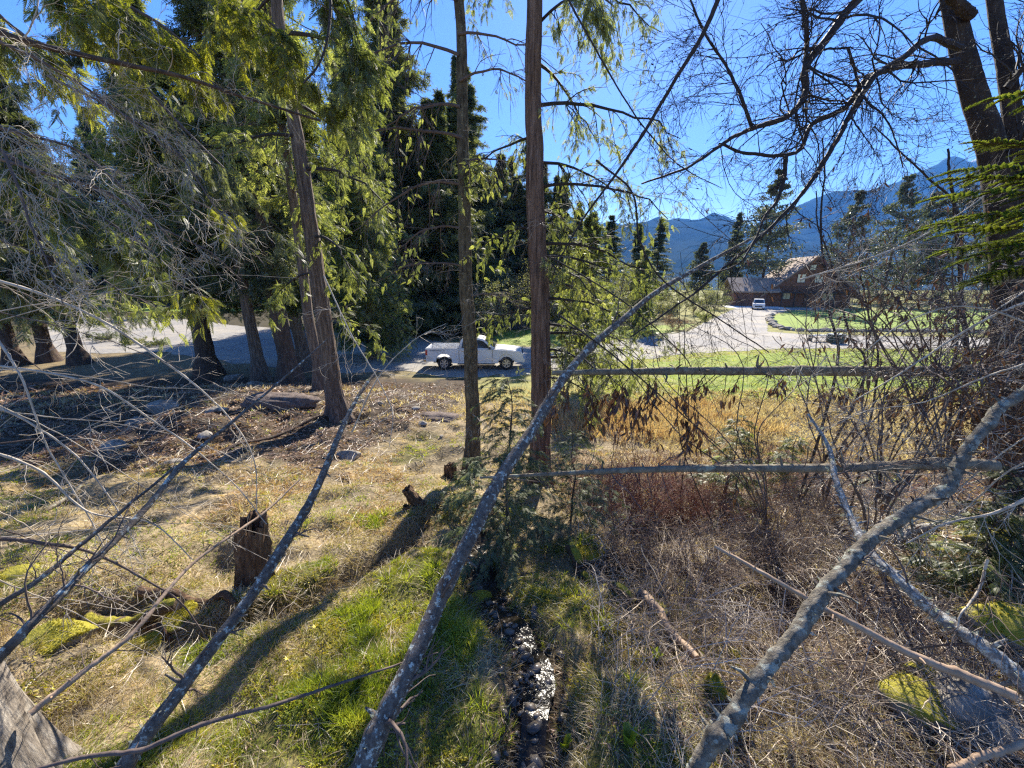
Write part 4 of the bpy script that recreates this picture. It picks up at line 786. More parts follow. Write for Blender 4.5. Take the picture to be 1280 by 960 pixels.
# brown dead foliage at the foot of the maple
gg=np.random.default_rng(5); m=MB(); ps=np.array([P(1235+gg.normal()*28,430+gg.random()*150,4.6+gg.normal()*.35) for _ in range(380)]); bb=G(1240,640)
V,Fa=stamp(*FR1,ps-np.array(bb[:]),norm(gg.normal(size=(380,3))*.5+[0,0,-1]),gg.normal(size=(380,3)),.10+.1*gg.random(380)); m.add(V,Fa,0)
out=[]
for k in range(60): grow(out,ps[k],[gg.normal(),gg.normal(),.2],.5,.004,1,gg,.3,0,3)
out=[(a-np.array(bb[:]),b,c) for a,b,c in out]; twigs_mb(out,m,1)
t=thing('dead_spruce_sapling','rust-brown dead conifer sapling in front of the double trunk','sapling',bb); m.build('dead_foliage',[M['leaf_brown'],M['twig_dark']],t); MB().tube([[0,0,-.1],[.02,.05,1],[0,.1,2.0]],[.03,.025,.01],8,N=20).build('trunk',M['bark_dark'],t,True)
# fir shoots at the right edge -------------------------------------
def fir_shoot(L=.22,n=46,g=None):
    m=MB(); pts=np.array([[0,0,0],[L*.5,0,-.01],[L,0,-.035]]); m.tube(pts,[.003,.0025,.0012],5,mi=1,N=8)
    t=np.repeat(np.linspace(.02,1,n),8); z=-.035*t**2; a=g.random(len(t))*2*np.pi; side=np.sign(g.random(len(t))-.5)
    pos=np.stack([t*L,0*t,z],1); d=np.stack([.55+.3*g.random(len(t)),side*(.8+.3*g.random(len(t))),.25*g.normal(size=len(t))+.15],1)
    V,Fa=stamp(np.array([[0,-.07,0],[0,.07,0],[1,.06,0],[1,-.06,0]]),np.array([[0,1,2,3]]),pos,d,np.tile([0,0,1.],(len(t),1)),.024*(.8+.4*g.random(len(t)))*(1-.35*t)); m.add(V,Fa,0); return m
g=np.random.default_rng(66); fs=[fir_shoot(.17,60,g),fir_shoot(.12,46,g)]
ft=thing('fir_bough','bright yellow-green fir bough reaching in at the right edge','bough',P(1330,250,1.9))
org=np.array(ft.location[:]); protos=[]
fb=[((1330,190,2.0),(1235,170,2.0)),((1330,215,1.8),(1200,210,1.75)),((1330,235,1.9),(1190,225,1.85)),((1340,250,1.7),(1180,250,1.65)),((1340,285,1.8),(1200,280,1.75)),((1330,265,1.7),(1160,285,1.6)),((1340,310,1.7),(1210,330,1.65)),((1340,330,1.8),(1225,350,1.75)),((1330,300,2.0),(1180,310,1.9)),((1340,130,2.0),(1240,130,1.95)),((1340,240,2.2),(1230,300,2.1)),((1340,270,2.0),(1250,330,1.9))]
sb=MB(); shoots=[]
for (a,b) in fb:
    A=P(*a)-org; B=P(*b)-org; N=15; s=np.linspace(0,1,N)[:,None]; q=A*(1-s)+B*s; q[:,2]+=.03*np.sin(s[:,0]*3.1)+g.normal()*.02; sb.tube(q,np.linspace(.006,.002,N),5)
    dm=norm(B-A)
    for k in range(N-1):
        lat=norm(np.cross(dm,[0,0,1.]))
        for sg in (-1,1):
            if g.random()<.9: shoots.append((q[k],dm*.9+lat*sg*.75+np.array([0,0,-.05+g.normal()*.12]),.7+.35*g.random()-.02*k))
    shoots.append((q[-1],dm,.7))
sb.build('twig_frame',M['twig'],ft)
nm=MB()
for p_,d_,s_ in shoots:
    src=fs[int(g.random()*2)]; 
    d_=norm(np.array(d_)); y_=norm(np.cross([0,0,1.],d_)); z_=np.cross(d_,y_); Rm=np.stack([d_,y_,z_])
    for Vv,(Fv,mi) in zip(src.V,src.F):
        off=0
    allV=np.vstack(src.V)@Rm*s_+p_
    base_=nm.n; nm.V.append(allV); nm.n+=len(allV)
    for Fv,mi in src.F: nm.F.append((Fv+base_,mi))
nm.build('needles',[M['needles_fir'],M['twig']],ft)
# cedar boughs --------------------------------------------------------
def bough(label,pts,r,nfr,fsz,mat,seed,hang=.6,kids=14,twl=1,tw=.5,name='cedar_bough'):
    g=np.random.default_rng(seed); w=np.array([P(*p) for p in pts]); org=w[0]; q,rd=smooth_poly(w,np.linspace(r,r*.3,len(w)),30); q=q-org
    t=thing(name,label,'bough',org); m=MB(); V,Fa=tubes(q[None],rd[None],6); m.add(V,Fa); out=[]
    for c in range(kids):
        k=int((.1+.85*g.random())*28); dd=norm(q[k+1]-q[k-1]); z=norm(np.cross(dd,[g.normal()*.3,g.normal()*.3,1])) *np.sign(g.random()-.5); grow(out,q[k],dd*.6+z*.8+[0,0,-hang],tw*(.5+.7*g.random()),.004,twl,g,.15,.09,4,.55,.7,8)
    twigs_mb(out,m,0); m.build('limb',M['twig'],t,False); f=MB(); src=[a[0] for a in out]; ps=[];d=[]
    nfr=int(nfr*1.7)
    for _ in range(nfr):
        a=src[int(g.random()*len(src))]; k=int((.1+.9*g.random())*(len(a)-1)); k=min(k,len(a)-2); ps.append(a[k]); d.append(a[k+1]-a[k])
    d=norm(np.array(d))+g.normal(size=(nfr,3))*.6+[0,0,-.3]; V,Fa=stamp(*FR2,np.array(ps),d,norm(g.normal(size=(nfr,3))*.6+[0,0,1]),fsz*(.5+.8*g.random(nfr))); f.add(V,Fa); f.build('foliage',M[mat],t); return t
bough('golden cedar bough with many fans hanging at the top left',[(60,-60,4.6),(130,-10,4.6),(200,30,4.7),(250,70,4.8)],.03,900,.16,'needles_gold',301,tw=.8,kids=22,twl=2)
bough('golden cedar bough hanging at the top, right of the densest golden fans',[(230,-60,5.0),(290,-10,5.0),(340,30,5.0),(380,70,5.0)],.03,800,.16,'needles_gold',302,tw=.8,kids=22,twl=2)
bough('olive cedar bough in the top left corner',[(-60,-40,4.2),(0,20,4.2),(50,60,4.2)],.03,500,.15,'needles_gold',303,tw=.7,kids=18,twl=2)
bough('cedar bough hanging across the top between the left cedars',[(400,-70,5.5),(430,-10,5.5),(450,60,5.6),(440,120,5.7)],.03,900,.18,'needles_cedar',304,tw=.9,kids=24,twl=2)
bough('single bright fan of cedar hanging alone in front of the dark stems',[(262,100,4.6),(278,112,4.6),(288,120,4.6)],.006,26,.12,'needles_gold',305,tw=.18,kids=5)
bough('small yellow-green cedar spray in front of the dark-stemmed cedar',[(215,350,4.4),(238,362,4.4),(262,372,4.4)],.008,60,.15,'needles_gold',306,tw=.35,kids=9)
bough('yellow cedar spray low in the left tangle',[(240,250,4.4),(270,262,4.4),(300,268,4.4)],.008,70,.13,'needles_gold',307,tw=.35,kids=9)
bough('green cedar spray over the far gravel at the left',[(130,350,5.5),(160,368,5.5),(200,380,5.5)],.01,120,.16,'needles_cedar',308,tw=.6,kids=12)
bough('dark cedar bough hanging behind the silvery twigs',[(-60,150,6),(20,200,6.2),(110,260,6.6),(200,320,7)],.04,1300,.2,'needles_cedar',309,tw=1.2,kids=26,twl=2)
bough('dark cedar bough hanging over the left trunks',[(-80,260,6),(0,300,6.5),(90,330,7)],.04,900,.2,'needles_dark',310,tw=1.2,kids=24,twl=2)
bough('cedar bough drooping at the upper left behind the heavy limb',[(60,-40,7.5),(140,60,7.5),(220,150,8),(280,210,8)],.05,1500,.22,'needles_dark',311,tw=1.5,kids=28,twl=2)
bough('cedar sprays dangling above the gap between the two slim trunks',[(700,-60,6.0),(735,-20,6),(770,10,6)],.03,300,.16,'needles_cedar',312,tw=.8,kids=14,twl=2)
# small saplings of grey-green cedar --------------------------------
def young(label,base,h,r,seed,mat='needles_frost',nl=46,nf=34,fs=.13,down=.05):
    g=np.random.default_rng(seed); t=thing('young_cedar',label,'sapling',base); m=MB(); k=8; z=np.linspace(-.05,h,k); st=np.stack([.02*h*np.cumsum(g.normal(size=k)),.02*h*np.cumsum(g.normal(size=k)),z],1)
    m.tube(st,np.linspace(.012*h,.003,k),7,N=24); m.build('trunk',M['bark_dark'],t,True)
    u=g.random(nl)**.9; zz_=h*(.06+.92*u); az=g.random(nl)*6.28; L=r*(1-.72*u)*(.6+.6*g.random(nl)); N=7; s=np.linspace(0,1,N)
    o=np.stack([np.cos(az),np.sin(az)],1); PT=np.zeros((nl,N,3)); PT[:,:,0]=np.interp(zz_,z,st[:,0])[:,None]+o[:,:1]*L[:,None]*s; PT[:,:,1]=np.interp(zz_,z,st[:,1])[:,None]+o[:,1:]*L[:,None]*s; PT[:,:,2]=zz_[:,None]+L[:,None]*(.45*s-.55*s**2); PT+=np.cumsum(g.normal(size=PT.shape)*.02*L[:,None,None],1)
    f=MB(); V,Fa=tubes(PT,(.0035*np.ones((nl,1)))*(1-.6*s)[None],3); f.add(V,Fa,1)
    n=nl*nf//2; i=g.integers(0,nl,n); w=.12+.88*g.random(n)**.8; a=np.minimum((w*(N-1)).astype(int),N-2); fr_=(w*(N-1)-a)[:,None]; pos=PT[i,a]*(1-fr_)+PT[i,a+1]*fr_; d=norm(PT[i,a+1]-PT[i,a]); lat=np.stack([-d[:,1],d[:,0],0*w],1)*np.sign(g.random(n)-.5)[:,None]
    dd=norm(d*.8+lat*.8+g.normal(size=(n,3))*.25+[0,0,-.15]); V,Fa=stamp(*FR2,pos,dd,norm(g.normal(size=(n,3))*.35+[0,0,1]),fs*1.15*(.45+.8*g.random(n))*(1.15-.6*u[i])); f.add(V,Fa,0); f.build('crown',[M[mat],M['twig']],t); return t
def young_old(label,base,h,r,seed,mat='needles_frost',nl=46,nf=34,fs=.13,down=.05):
    tr,cr=conifer(h,.08*h,r,nl,nf,.1,fs,seed,trunk_r=.02*h+.005,hang=.25,down=down,top_pow=.75,limb_r=.008); return tree_thing('young_cedar',label,'sapling',tr,cr,'bark_grey',mat,base,0,limb='twig')
young('grey-green young cedar at the foot of the straight reddish trunk',G(632,690),2.5,1.0,71,nl=120,nf=90,fs=.085)
young('grey-green young cedar between the slim trunks, shorter and further left',G(596,650),1.2,.7,72,nl=50,nf=50,fs=.1)
young('low frosty cedar seedling right of the straight reddish trunk',G(715,650),1.5,.85,73,nl=60,nf=50,fs=.1)
young('cedar seedling leaning over the tilted log',G(560,650),.5,.42,74,nl=22,nf=20,fs=.09)
young('fresh green young cedar in front of the upper pole',G(905,640),1.7,.75,75,'needles_cedar',nl=60,nf=50,fs=.12)
young('small green cedar seedling left of the low grey shrub',G(975,620),1.2,.6,76,'needles_cedar',nl=50,nf=44,fs=.12)
young('dark green cedar seedling above the mossy rocks at the right',G(1205,740),1.0,.6,77,'needles_cedar',nl=60,nf=70,fs=.09)
young('dark cedar seedling at the foot of the double trunk',G(1262,720),1.1,.6,78,'needles_dark',nl=60,nf=70,fs=.09)
young('cedar seedling with bright tips just behind the lower pole',G(1090,640),.9,.55,79,'needles_cedar',nl=26,nf=24,fs=.1)
# loose whips nobody could tell apart
gw=np.random.default_rng(909)
for k in range(16):
    u0=-20; v0=330+gw.random()*480; d=2.2+gw.random()*1.6; L_=160+gw.random()*260; a=gw.uniform(-.35,.75); pts=[]
    for j in range(5): s_=j/4; pts.append((u0+L_*s_, v0+L_*s_*a+60*s_*s_*gw.uniform(.2,1), d+.9*s_))
    fstem('dead_whip','thin pale bare whip reaching in from the left edge',pts,.0048,.002,'twig_silver' if k%3 else 'twig',kids=6,tw=.35,twl=1,sides=5,N=40,twmat='twig_silver',group='pale whips along the left edge',knobs=0,wig=2.5)
for k in range(14):
    u0=1290; v0=330+gw.random()*300; d=2.6+gw.random()*1.8; L_=120+gw.random()*180; a=gw.uniform(-.6,.8); pts=[]
    for j in range(5): s_=j/4; pts.append((u0-L_*s_, v0+L_*s_*a+50*s_*s_*gw.uniform(-.3,1), d+.7*s_))
    fstem('dead_whip','thin pale bare whip reaching in from the right edge',pts,.0065,.0025,'twig_silver',kids=7,tw=.35,twl=1,sides=5,N=40,twmat='twig_silver' if k%2 else 'twig',group='pale whips along the right edge',knobs=0,wig=2.5)
# ---------------------------------------------------------------- stumps, logs, rocks
def stump(label,base,r,h,tilt=(0,0),seed=0,mat='deadwood',rz=0,name='stump',jag=.25):
    g=np.random.default_rng(seed); t=thing(name,label,name,base); S=26; N=12; m=MB()
    a=np.arange(S)/S*2*np.pi; prof=1+.14*np.sin(3*a+seed)+.08*np.sin(7*a)+.07*g.normal(size=S); top=h*(1-jag*g.random(S)*(.4+.6*(np.sin(a+seed)>0)))
    V=np.zeros((N,S,3))
    for k in range(N):
        f=k/(N-1); rr=r*prof*(1.25-.3*f**.5+.35*np.exp(-f*9)); V[k,:,0]=np.cos(a)*rr; V[k,:,1]=np.sin(a)*rr; V[k,:,2]=-.12+(top+.12)*f; V[k]+=g.normal(size=(S,3))*.006
    idx=np.arange(N*S).reshape(N,S); Fa=np.stack([idx[:-1],np.roll(idx[:-1],-1,1),np.roll(idx[1:],-1,1),idx[1:]],-1).reshape(-1,4); m.add(V.reshape(-1,3),Fa); m.build('bark',M[mat],t)
    V2=np.zeros((3,S,3)); V2[0]=V[-1]*[.999,.999,1]; V2[1]=V[-1]*[.72,.72,1]-[0,0,.02]; V2[2]=V[-1]*[.5,.5,1]*1.0; V2[2,:,2]=h*.55
    idx=np.arange(3*S).reshape(3,S); Fa=np.stack([idx[:-1],np.roll(idx[:-1],-1,1),np.roll(idx[1:],-1,1),idx[1:]],-1).reshape(-1,4); m=MB(); m.add(V2.reshape(-1,3)+g.normal(size=(3*S,3))*.005,Fa); m.add(np.vstack([V2[2],[0,0,h*.5]]),[[i,(i+1)%S,S] for i in range(S)]); m.build('rotten_core',M['deadwood'],t)
    t.rotation_euler=(tilt[0],tilt[1],rz); return t
stump('tall rotting stump with a split dark face beside the lichen-spotted stem',G(322,726),.16,.86,(R(-3),R(4)),3)
stump('short jagged reddish stump at the foot of the left slim trunk',G(564,598),.13,.36,(0,0),4)
stump('tilted sawn log stub standing in the grass left of the jagged stump',G(524,632),.085,.40,(R(8),R(-28)),5,name='log_stub',jag=.06)
stump('low broken stub beside the tilted log',G(508,640),.05,.14,(0,0),6)
def log(label,a,b,r,mat,seed,dz=.03,N=40,name='fallen_log'):
    A=G(*a);B=G(*b); g=np.random.default_rng(seed); s=np.linspace(0,1,9)[:,None]; q=np.array(A[:])*(1-s)+np.array(B[:])*s
    q[:,2]=T(q[:,0],q[:,1])+dz+r*.5; q+=g.normal(size=q.shape)*.012; m=MB(); m.tube(q,r*(1-.35*s[:,0]),12,N=N,rough=.08); o=m.build(name,M[mat],None,True,origin=A); tag(o,label,'log'); return o
M['wood_moss']=surf_mat('mossy_rotten_wood',[(.03,.02,.015),(.10,.07,.045),(.2,.14,.1)],(20,20,20),.95,1,(40,40,20),bdist=.03,moss=(6,.66,.76,(.18,.18,.02),(.45,.38,.05)))
log('rotten log lying left of the tall stump towards the hollow',(175,745),(300,765),.055,'deadwood',1)
log('mossy log above the dark hollow at the lower left',(110,790),(230,775),.09,'wood_moss',2,.12)
log('broken piece of pale wood sticking out of the dark hollow',(185,790),(215,812),.03,'deadwood',3,.06)
log('mossy log end in the creek bed under the brambles',(712,690),(790,760),.07,'wood_moss',4,.05)
log('pale bleached log among the brambles, right of the mossy log end',(800,745),(870,830),.05,'stick_tan',5,.03)
log('whitish fallen stem lying behind the smooth bent stem on the litter',(1120,682),(1230,664),.05,'bark_frost',6,.04)
log('dark fallen branch on the needles below the leaning cedar',(250,575),(400,520),.05,'bark_dark',7,.03)
log('thin fallen pole across the shaded stones on the left',(60,640),(230,560),.03,'bark_grey',8,.03)
# rocks
def rock_me(seed,sub=4,flat=.7,cuts=7):
    g=np.random.default_rng(seed); bm=bmesh.new(); bmesh.ops.create_icosphere(bm,subdivisions=sub,radius=1); V=np.array([v.co[:] for v in bm.verts]); Fa=np.array([[v.index for v in f.verts] for f in bm.faces]); bm.free()
    for k in range(cuts):
        n_=norm(g.normal(size=3)*[1,1,.8]); c=.55+.3*g.random(); dd=V@n_; V=V-np.outer(np.maximum(dd-c,0)*.93,n_)
    V=V*(1+.05*vn(V[:,0]+V[:,2]*.7+seed,V[:,1]-V[:,2]*.5,.35,seed)[:,None]+.025*vn(V[:,0]*1.1-V[:,2],V[:,1]+V[:,2],.13,seed+3)[:,None]); V[:,2]*=flat; return V,Fa
def rock(label,base,sz,mat,seed,rz=0,tuft=0,group=None,sub=4,cat='rock'):
    V,Fa=rock_me(seed,sub); m=MB(); m.add(V*np.array(sz),Fa); o=m.build('boulder',M[mat],None,True); o.location=base; o.rotation_euler=(0,0,rz); tag(o,label,cat,group)
    if tuft:
        g=np.random.default_rng(seed+9); W_=V*np.array(sz); k=g.integers(0,len(W_),tuft*4); k=k[(W_[k,2]>.25*sz[2]*.7)&(vn(W_[k,0]+seed,W_[k,1],.16,8)>-.15)]; mm=MB(); V3,F3=stamp(*LEAF,W_[k],norm(W_[k]/np.array(sz)+g.normal(size=(len(k),3))*.6),g.normal(size=(len(k),3)),.010+.014*g.random(len(k))); mm.add(V3,F3); mm.build('moss_cover',M['moss'],o)
    return o
rock('pale grey boulder with a mossy foot at the edge of the shade',G(434,574)+Vector((0,.1,.02)),(.32,.25,.26),'rock',11)
rock('yellow moss-topped boulder at the right edge',G(1262,805)+Vector((.05,.1,.05)),(.36,.3,.36),'rock_moss',12,tuft=3500)
rock('brown flat boulder at the bottom right under the frosted stem',G(1225,885)+Vector((.05,.08,.02)),(.38,.25,.24),'rock',13,.4)
rock('low boulder thick with yellow moss, left of the brown flat boulder',G(1160,885)+Vector((0,.05,0)),(.28,.2,.18),'rock_moss',14,tuft=2500)
rock('small moss-covered rock above the low mossy boulder',G(1160,850)+Vector((0,.05,0)),(.14,.10,.12),'rock_moss',15,tuft=900)
rock('pale jagged rock in the bottom right corner',G(1245,915)+Vector((0,.02,0)),(.22,.14,.15),'rock',16)
rock('small yellow mossy rock beside the smooth bent stem',G(893,862),(.11,.09,.15),'rock_moss',17,tuft=900)
rock('second small mossy rock further up beside the bent stem',G(918,820),(.07,.06,.08),'rock_moss',18,tuft=350)
rock('moss-capped rock where the brambles meet the creek',G(735,690),(.2,.15,.11),'rock_moss',19,tuft=1600)
rock('mossy rock behind the cedar seedling at the right',G(1230,672),(.3,.2,.16),'rock_moss',20,tuft=900)
for k,(u,v,s,lab) in enumerate(((205,512,.55,'largest shaded boulder in the middle of the left stones'),(270,516,.4,'shaded boulder right of the largest one on the left'),(170,530,.35,'rounded stone at the left end of the shaded stones'),(318,482,.4,'pale stone at the foot of the reddish cedar trunk'),(292,474,.5,'flat stone just right of the dark-stemmed cedar'),(258,545,.25,'small light stone below the shaded boulders'),(140,560,.35,'flat stone lying lower left in the shade'),(215,580,.2,'small grey stone nearest the brown grass on the left'),(452,502,.16,'small pale stone right of the leaning trunk'),(476,505,.15,'smaller pale stone beyond the boulder with the mossy foot'),(518,512,.22,'grey stone at the left of the dirt pile'),(552,546,.10,'little brown stone in the straw'),(528,530,.18,'dark stone in front of the dirt pile'),(130,425,.6,'reddish rock by the shrub at the gravel edge'),(655,960,.06,'pale flat stone in the creek at the bottom edge'))):
    rock(lab,G(u,v)+Vector((0,0,s*.15)),(s,s*.7,s*.62),'rock',30+k,k)
for k,(u,v,sz,lab) in enumerate(((70,800,(.30,.2,.16),'yellow mossy hump at the left end of the dark hollow'),(170,815,(.24,.17,.2),'moss-topped lump in the middle of the dark hollow'),(225,770,(.2,.14,.12),'mossy lump at the right end of the dark hollow'),(20,720,(.3,.2,.12),'mossy hump by the left edge above the trunk foot'),(600,750,(.16,.13,.09),'mossy lump at the left bank of the creek head'),(820,760,(.14,.1,.1),'mossy lump under the brambles beside the bleached log'))):
    rock(lab,G(u,v),sz,'rock_moss',140+k,k,tuft=1600,cat='mossy hump')
# mounds
def mound(label,base,sz,mat,seed,name='dirt_pile'):
    V,Fa=rock_me(seed,4,1,0); V=V*(1+.12*vn(V[:,0]*1.3+V[:,2],V[:,1]+V[:,2],.3,seed)[:,None]); m=MB(); m.add(V*np.array(sz),Fa); o=m.build(name,M[mat],None,True); o.location=base; tag(o,label,name.replace('_',' ')); return o
M['dirt']=surf_mat('dirt',[(.06,.045,.04),(.16,.12,.10),(.26,.21,.18)],(8,8,8),.95,1,(30,30,30),bdist=.04)
mound('dark dirt pile in the straw between the truck and the boulders',G(548,524),(.95,.5,.22),'dirt',61)
mound('smooth brown earth mound striped with tree shade',G(350,503),(1.3,.6,.35),'dirt',62)
# boulders round the lawn
G_='boulders edging the round lawn'; LB='pale boulder in the low stone edging around the round lawn'
pr=[rock(LB,(0,0,0),(.6,.45,.42),'rock',80+k,0,group=G_,sub=3) for k in range(4)]
path=[(962,394),(962,401),(966,407),(978,412),(1010,414.5),(1060,415),(1120,414.5),(1200,416),(1282,419)]; wp=np.array([G(*p)[:] for p in path]); seg=np.linalg.norm(np.diff(wp,axis=0),axis=1); cum=np.concatenate([[0],np.cumsum(seg)]); n=int(cum[-1]/.62); gr=np.random.default_rng(3)
for i in range(n):
    s=cum[-1]*i/(n-1); q=np.array([np.interp(s,cum,wp[:,j]) for j in range(3)])+gr.normal(size=3)*[.12,.12,.0]; sc=.5+.45*gr.random(); 
    if i<4: o=pr[i]
    else: o=pr[i%4].copy(); COL.objects.link(o)
    o.location=(q[0],q[1],.12); o.rotation_euler=(0,0,gr.random()*6.3); o.scale=(sc*1.15,sc,sc*1.05)
# bottom left trunk foot
t=thing('old_tree_trunk','flared grey trunk foot in the bottom left corner','tree',P(-60,905,2.25)); w=np.array([P(-72,640,2.35),P(-72,760,2.3),P(-72,850,2.25),P(-70,920,2.2),P(-68,1010,2.12)]); w=w-np.array(t.location[:])
ax=np.linspace(0,1,60)[:,None]; base_=w[-1]; top_=w[0]*[1,1,1]; top_=np.array([base_[0]*.9+w[0][0]*.1, base_[1]*.9+w[0][1]*.1, w[0][2]]); q=top_*(1-ax)+(base_+np.array([0,0,-.25]))*ax
rr_=.30+.05*ax[:,0]+.13*ax[:,0]**4; aa=np.arange(64)/64*2*np.pi; V,Fa=tubes(q[None],rr_[None],64); V=V.reshape(60,64,3); ca=np.cos(aa)[None]+0*ax; sa=np.sin(aa)[None]+0*ax
rm=1+.07*vn(ca*5+ax*.5+9,sa*5-ax*.4+9,.35,4)+.04*vn(ca*13+ax,sa*13+ax,.3,6)+.10*ax**4*np.sin(aa*5+1)[None]; V=q[:,None]+(V-q[:,None])*rm[...,None]; m=MB(); m.add(V.reshape(-1,3),Fa); m.build('trunk',M['bark_old'],t,True)
# daffodil-like yellow flowers
FG='yellow flowers in the wet grass'
bsx=None
fm=foliage_mat('yellow_petal',[(.7,.55,.02),(.85,.7,.05)],.5,1); gf=np.random.default_rng(8)
def flower(base,label):
    t=thing('yellow_flower',label,'flower',base); m=MB(); m.tube([[0,0,0],[.01,0,.08],[.0,.01,.15]],[.002,.002,.002],5).build('stalk',M['grass'],t); m=MB()
    a=np.arange(7)/7*2*np.pi; V,Fa=stamp(*LEAF,np.tile([0,.01,.15],(7,1)),np.stack([np.cos(a),np.sin(a),.5+0*a],1),np.tile([0,0,1.],(7,1)),np.full(7,.035)); m.add(V,Fa); m.build('petals',fm,t)
flower(G(362,842),'yellow flower in the grass nearest the lichen-spotted stem'); flower(G(396,800),'yellow flower standing in shade below the cut bank')
# broad leaf plants near creek
def leafplant(base,label,n,s):
    t=thing('skunk_cabbage',label,'plant',base); g=np.random.default_rng(int(base[0]*100)%97+n)
    for k in range(n):
        a=g.random()*6.28; N=6; s_=np.linspace(0,1,N); ctr=np.stack([np.cos(a)*.25*s_**1.5*s,np.sin(a)*.25*s_**1.5*s,s*(s_-.25*s_**3)],1); w=s*.16*np.sin(np.pi*(.08+.9*s_)); sd2=np.array([-math.sin(a),math.cos(a),0]); V=np.stack([ctr-sd2*w[:,None],ctr-[0,0,.012],ctr+sd2*w[:,None]],1).reshape(-1,3); Fa=[[3*i+j,3*i+j+1,3*i+j+4,3*i+j+3] for i in range(N-1) for j in (0,1)]; MB().add(V,Fa).build('leaf',M['grass'],t,True)
leafplant(G(705,940),'broad-leaved green shoots at the right bank of the creek, nearest the bottom',4,.2); leafplant(G(785,935),'broad-leaved green plant under the brambles at the bottom',6,.22); leafplant(G(820,830),'tall narrow-leaved clump right of the creek',6,.2); leafplant(G(235,905),'small leafy plant in the straw at the bottom left',5,.1)

# ---------------------------------------------------------------- pickup
white=surf_mat('white_paint',[(.62,.60,.55),(.76,.75,.73),(.80,.80,.78)],(1.3,1.3,2.2),.3,0,coat=.5,spots=(2.2,.60,.78,(.42,.38,.31))); dark=plain('dark_trim',(.02,.02,.022),.5); glass=plain('tinted_glass',(.025,.03,.035),.05,spec=.9); tyre=plain('rubber',(.025,.025,.025),.85); alloy=plain('alloy_rim',(.55,.55,.56),.3,metal=.8); red=plain('red_lamp',(.5,.015,.015),.2,coat=1); lamp=plain('clear_lamp',(.7,.72,.75),.1,coat=1); chrome=plain('chrome',(.6,.6,.6),.12,metal=1); inter=plain('dark_interior',(.05,.045,.04),.8)
def extr(pts,y0,y1,bev=.0,taper=None):
    bm=bmesh.new(); v=[bm.verts.new((x,y0,z)) for x,z in pts]; f=bm.faces.new(v); r=bmesh.ops.extrude_face_region(bm,geom=[f]); vs_=[e for e in r['geom'] if isinstance(e,bmesh.types.BMVert)]
    for q in vs_: q.co.y=y1
    bmesh.ops.recalc_face_normals(bm,faces=bm.faces[:]); 
    if bev: bmesh.ops.bevel(bm,geom=[e for e in bm.edges],offset=bev,segments=2,affect='EDGES',clamp_overlap=True)
    bmesh.ops.triangulate(bm,faces=[f for f in bm.faces if len(f.verts)>4])
    return bm
def arch(cx,r,z0,n=10,x_dir=1): return [(cx-r*math.cos(math.pi*i/n),z0+r*math.sin(math.pi*i/n)) for i in range(n+1)]
def wheel(t,x,y,r=.40,wd=.27):
    m=MB(); S=28; prof=[(r*.62,-.5),(r*.9,-.5),(r*.985,-.36),(r,-.15),(r,.15),(r*.985,.36),(r*.9,.5),(r*.62,.5)]; a=np.arange(S)/S*2*np.pi; V=np.array([[[x+np.cos(b)*p,y+q*wd,r+np.sin(b)*p] for b in a] for p,q in prof]); k=len(prof); idx=np.arange(k*S).reshape(k,S); idx=np.vstack([idx,idx[:1]]); Fa=np.stack([idx[:-1],np.roll(idx[:-1],-1,1),np.roll(idx[1:],-1,1),idx[1:]],-1).reshape(-1,4); m.add(V.reshape(-1,3),Fa); w=m.build('wheel',tyre,t,True)
    sg=-1 if y<0 else 1; m=MB(); R_=r*.62
    for j in range(6):
        b=j*math.pi/3; c=math.cos(b);s=math.sin(b); pt=[(x+c*.05-s*.035,r+s*.05+c*.035),(x+c*.05+s*.035,r+s*.05-c*.035),(x+c*R_+s*.05,r+s*R_-c*.05),(x+c*R_-s*.05,r+s*R_+c*.05)]; m.bm(extr(pt,y+sg*wd*.44,y+sg*wd*.34))
    a=np.arange(S)/S*2*np.pi; ring=np.array([[[x+np.cos(b)*p,y+sg*wd*q,r+np.sin(b)*p] for b in a] for p,q in ((R_,.48),(R_*.88,.47),(R_*.86,.2),(.0001,.2))]); idx=np.arange(4*S).reshape(4,S); Fa=np.stack([idx[:-1],np.roll(idx[:-1],-1,1),np.roll(idx[1:],-1,1),idx[1:]],-1).reshape(-1,4); m.add(ring[:3].reshape(-1,3),Fa[:2*S],0); m.tube([[x,y+sg*wd*.3,r],[x,y+sg*wd*.47,r]],.07,14); m.build('rim',alloy,w); m=MB(); m.tube([[x,y+sg*wd*.1,r],[x,y+sg*wd*.22,r]],R_*.95,24); m.build('brake_disc',dark,w)
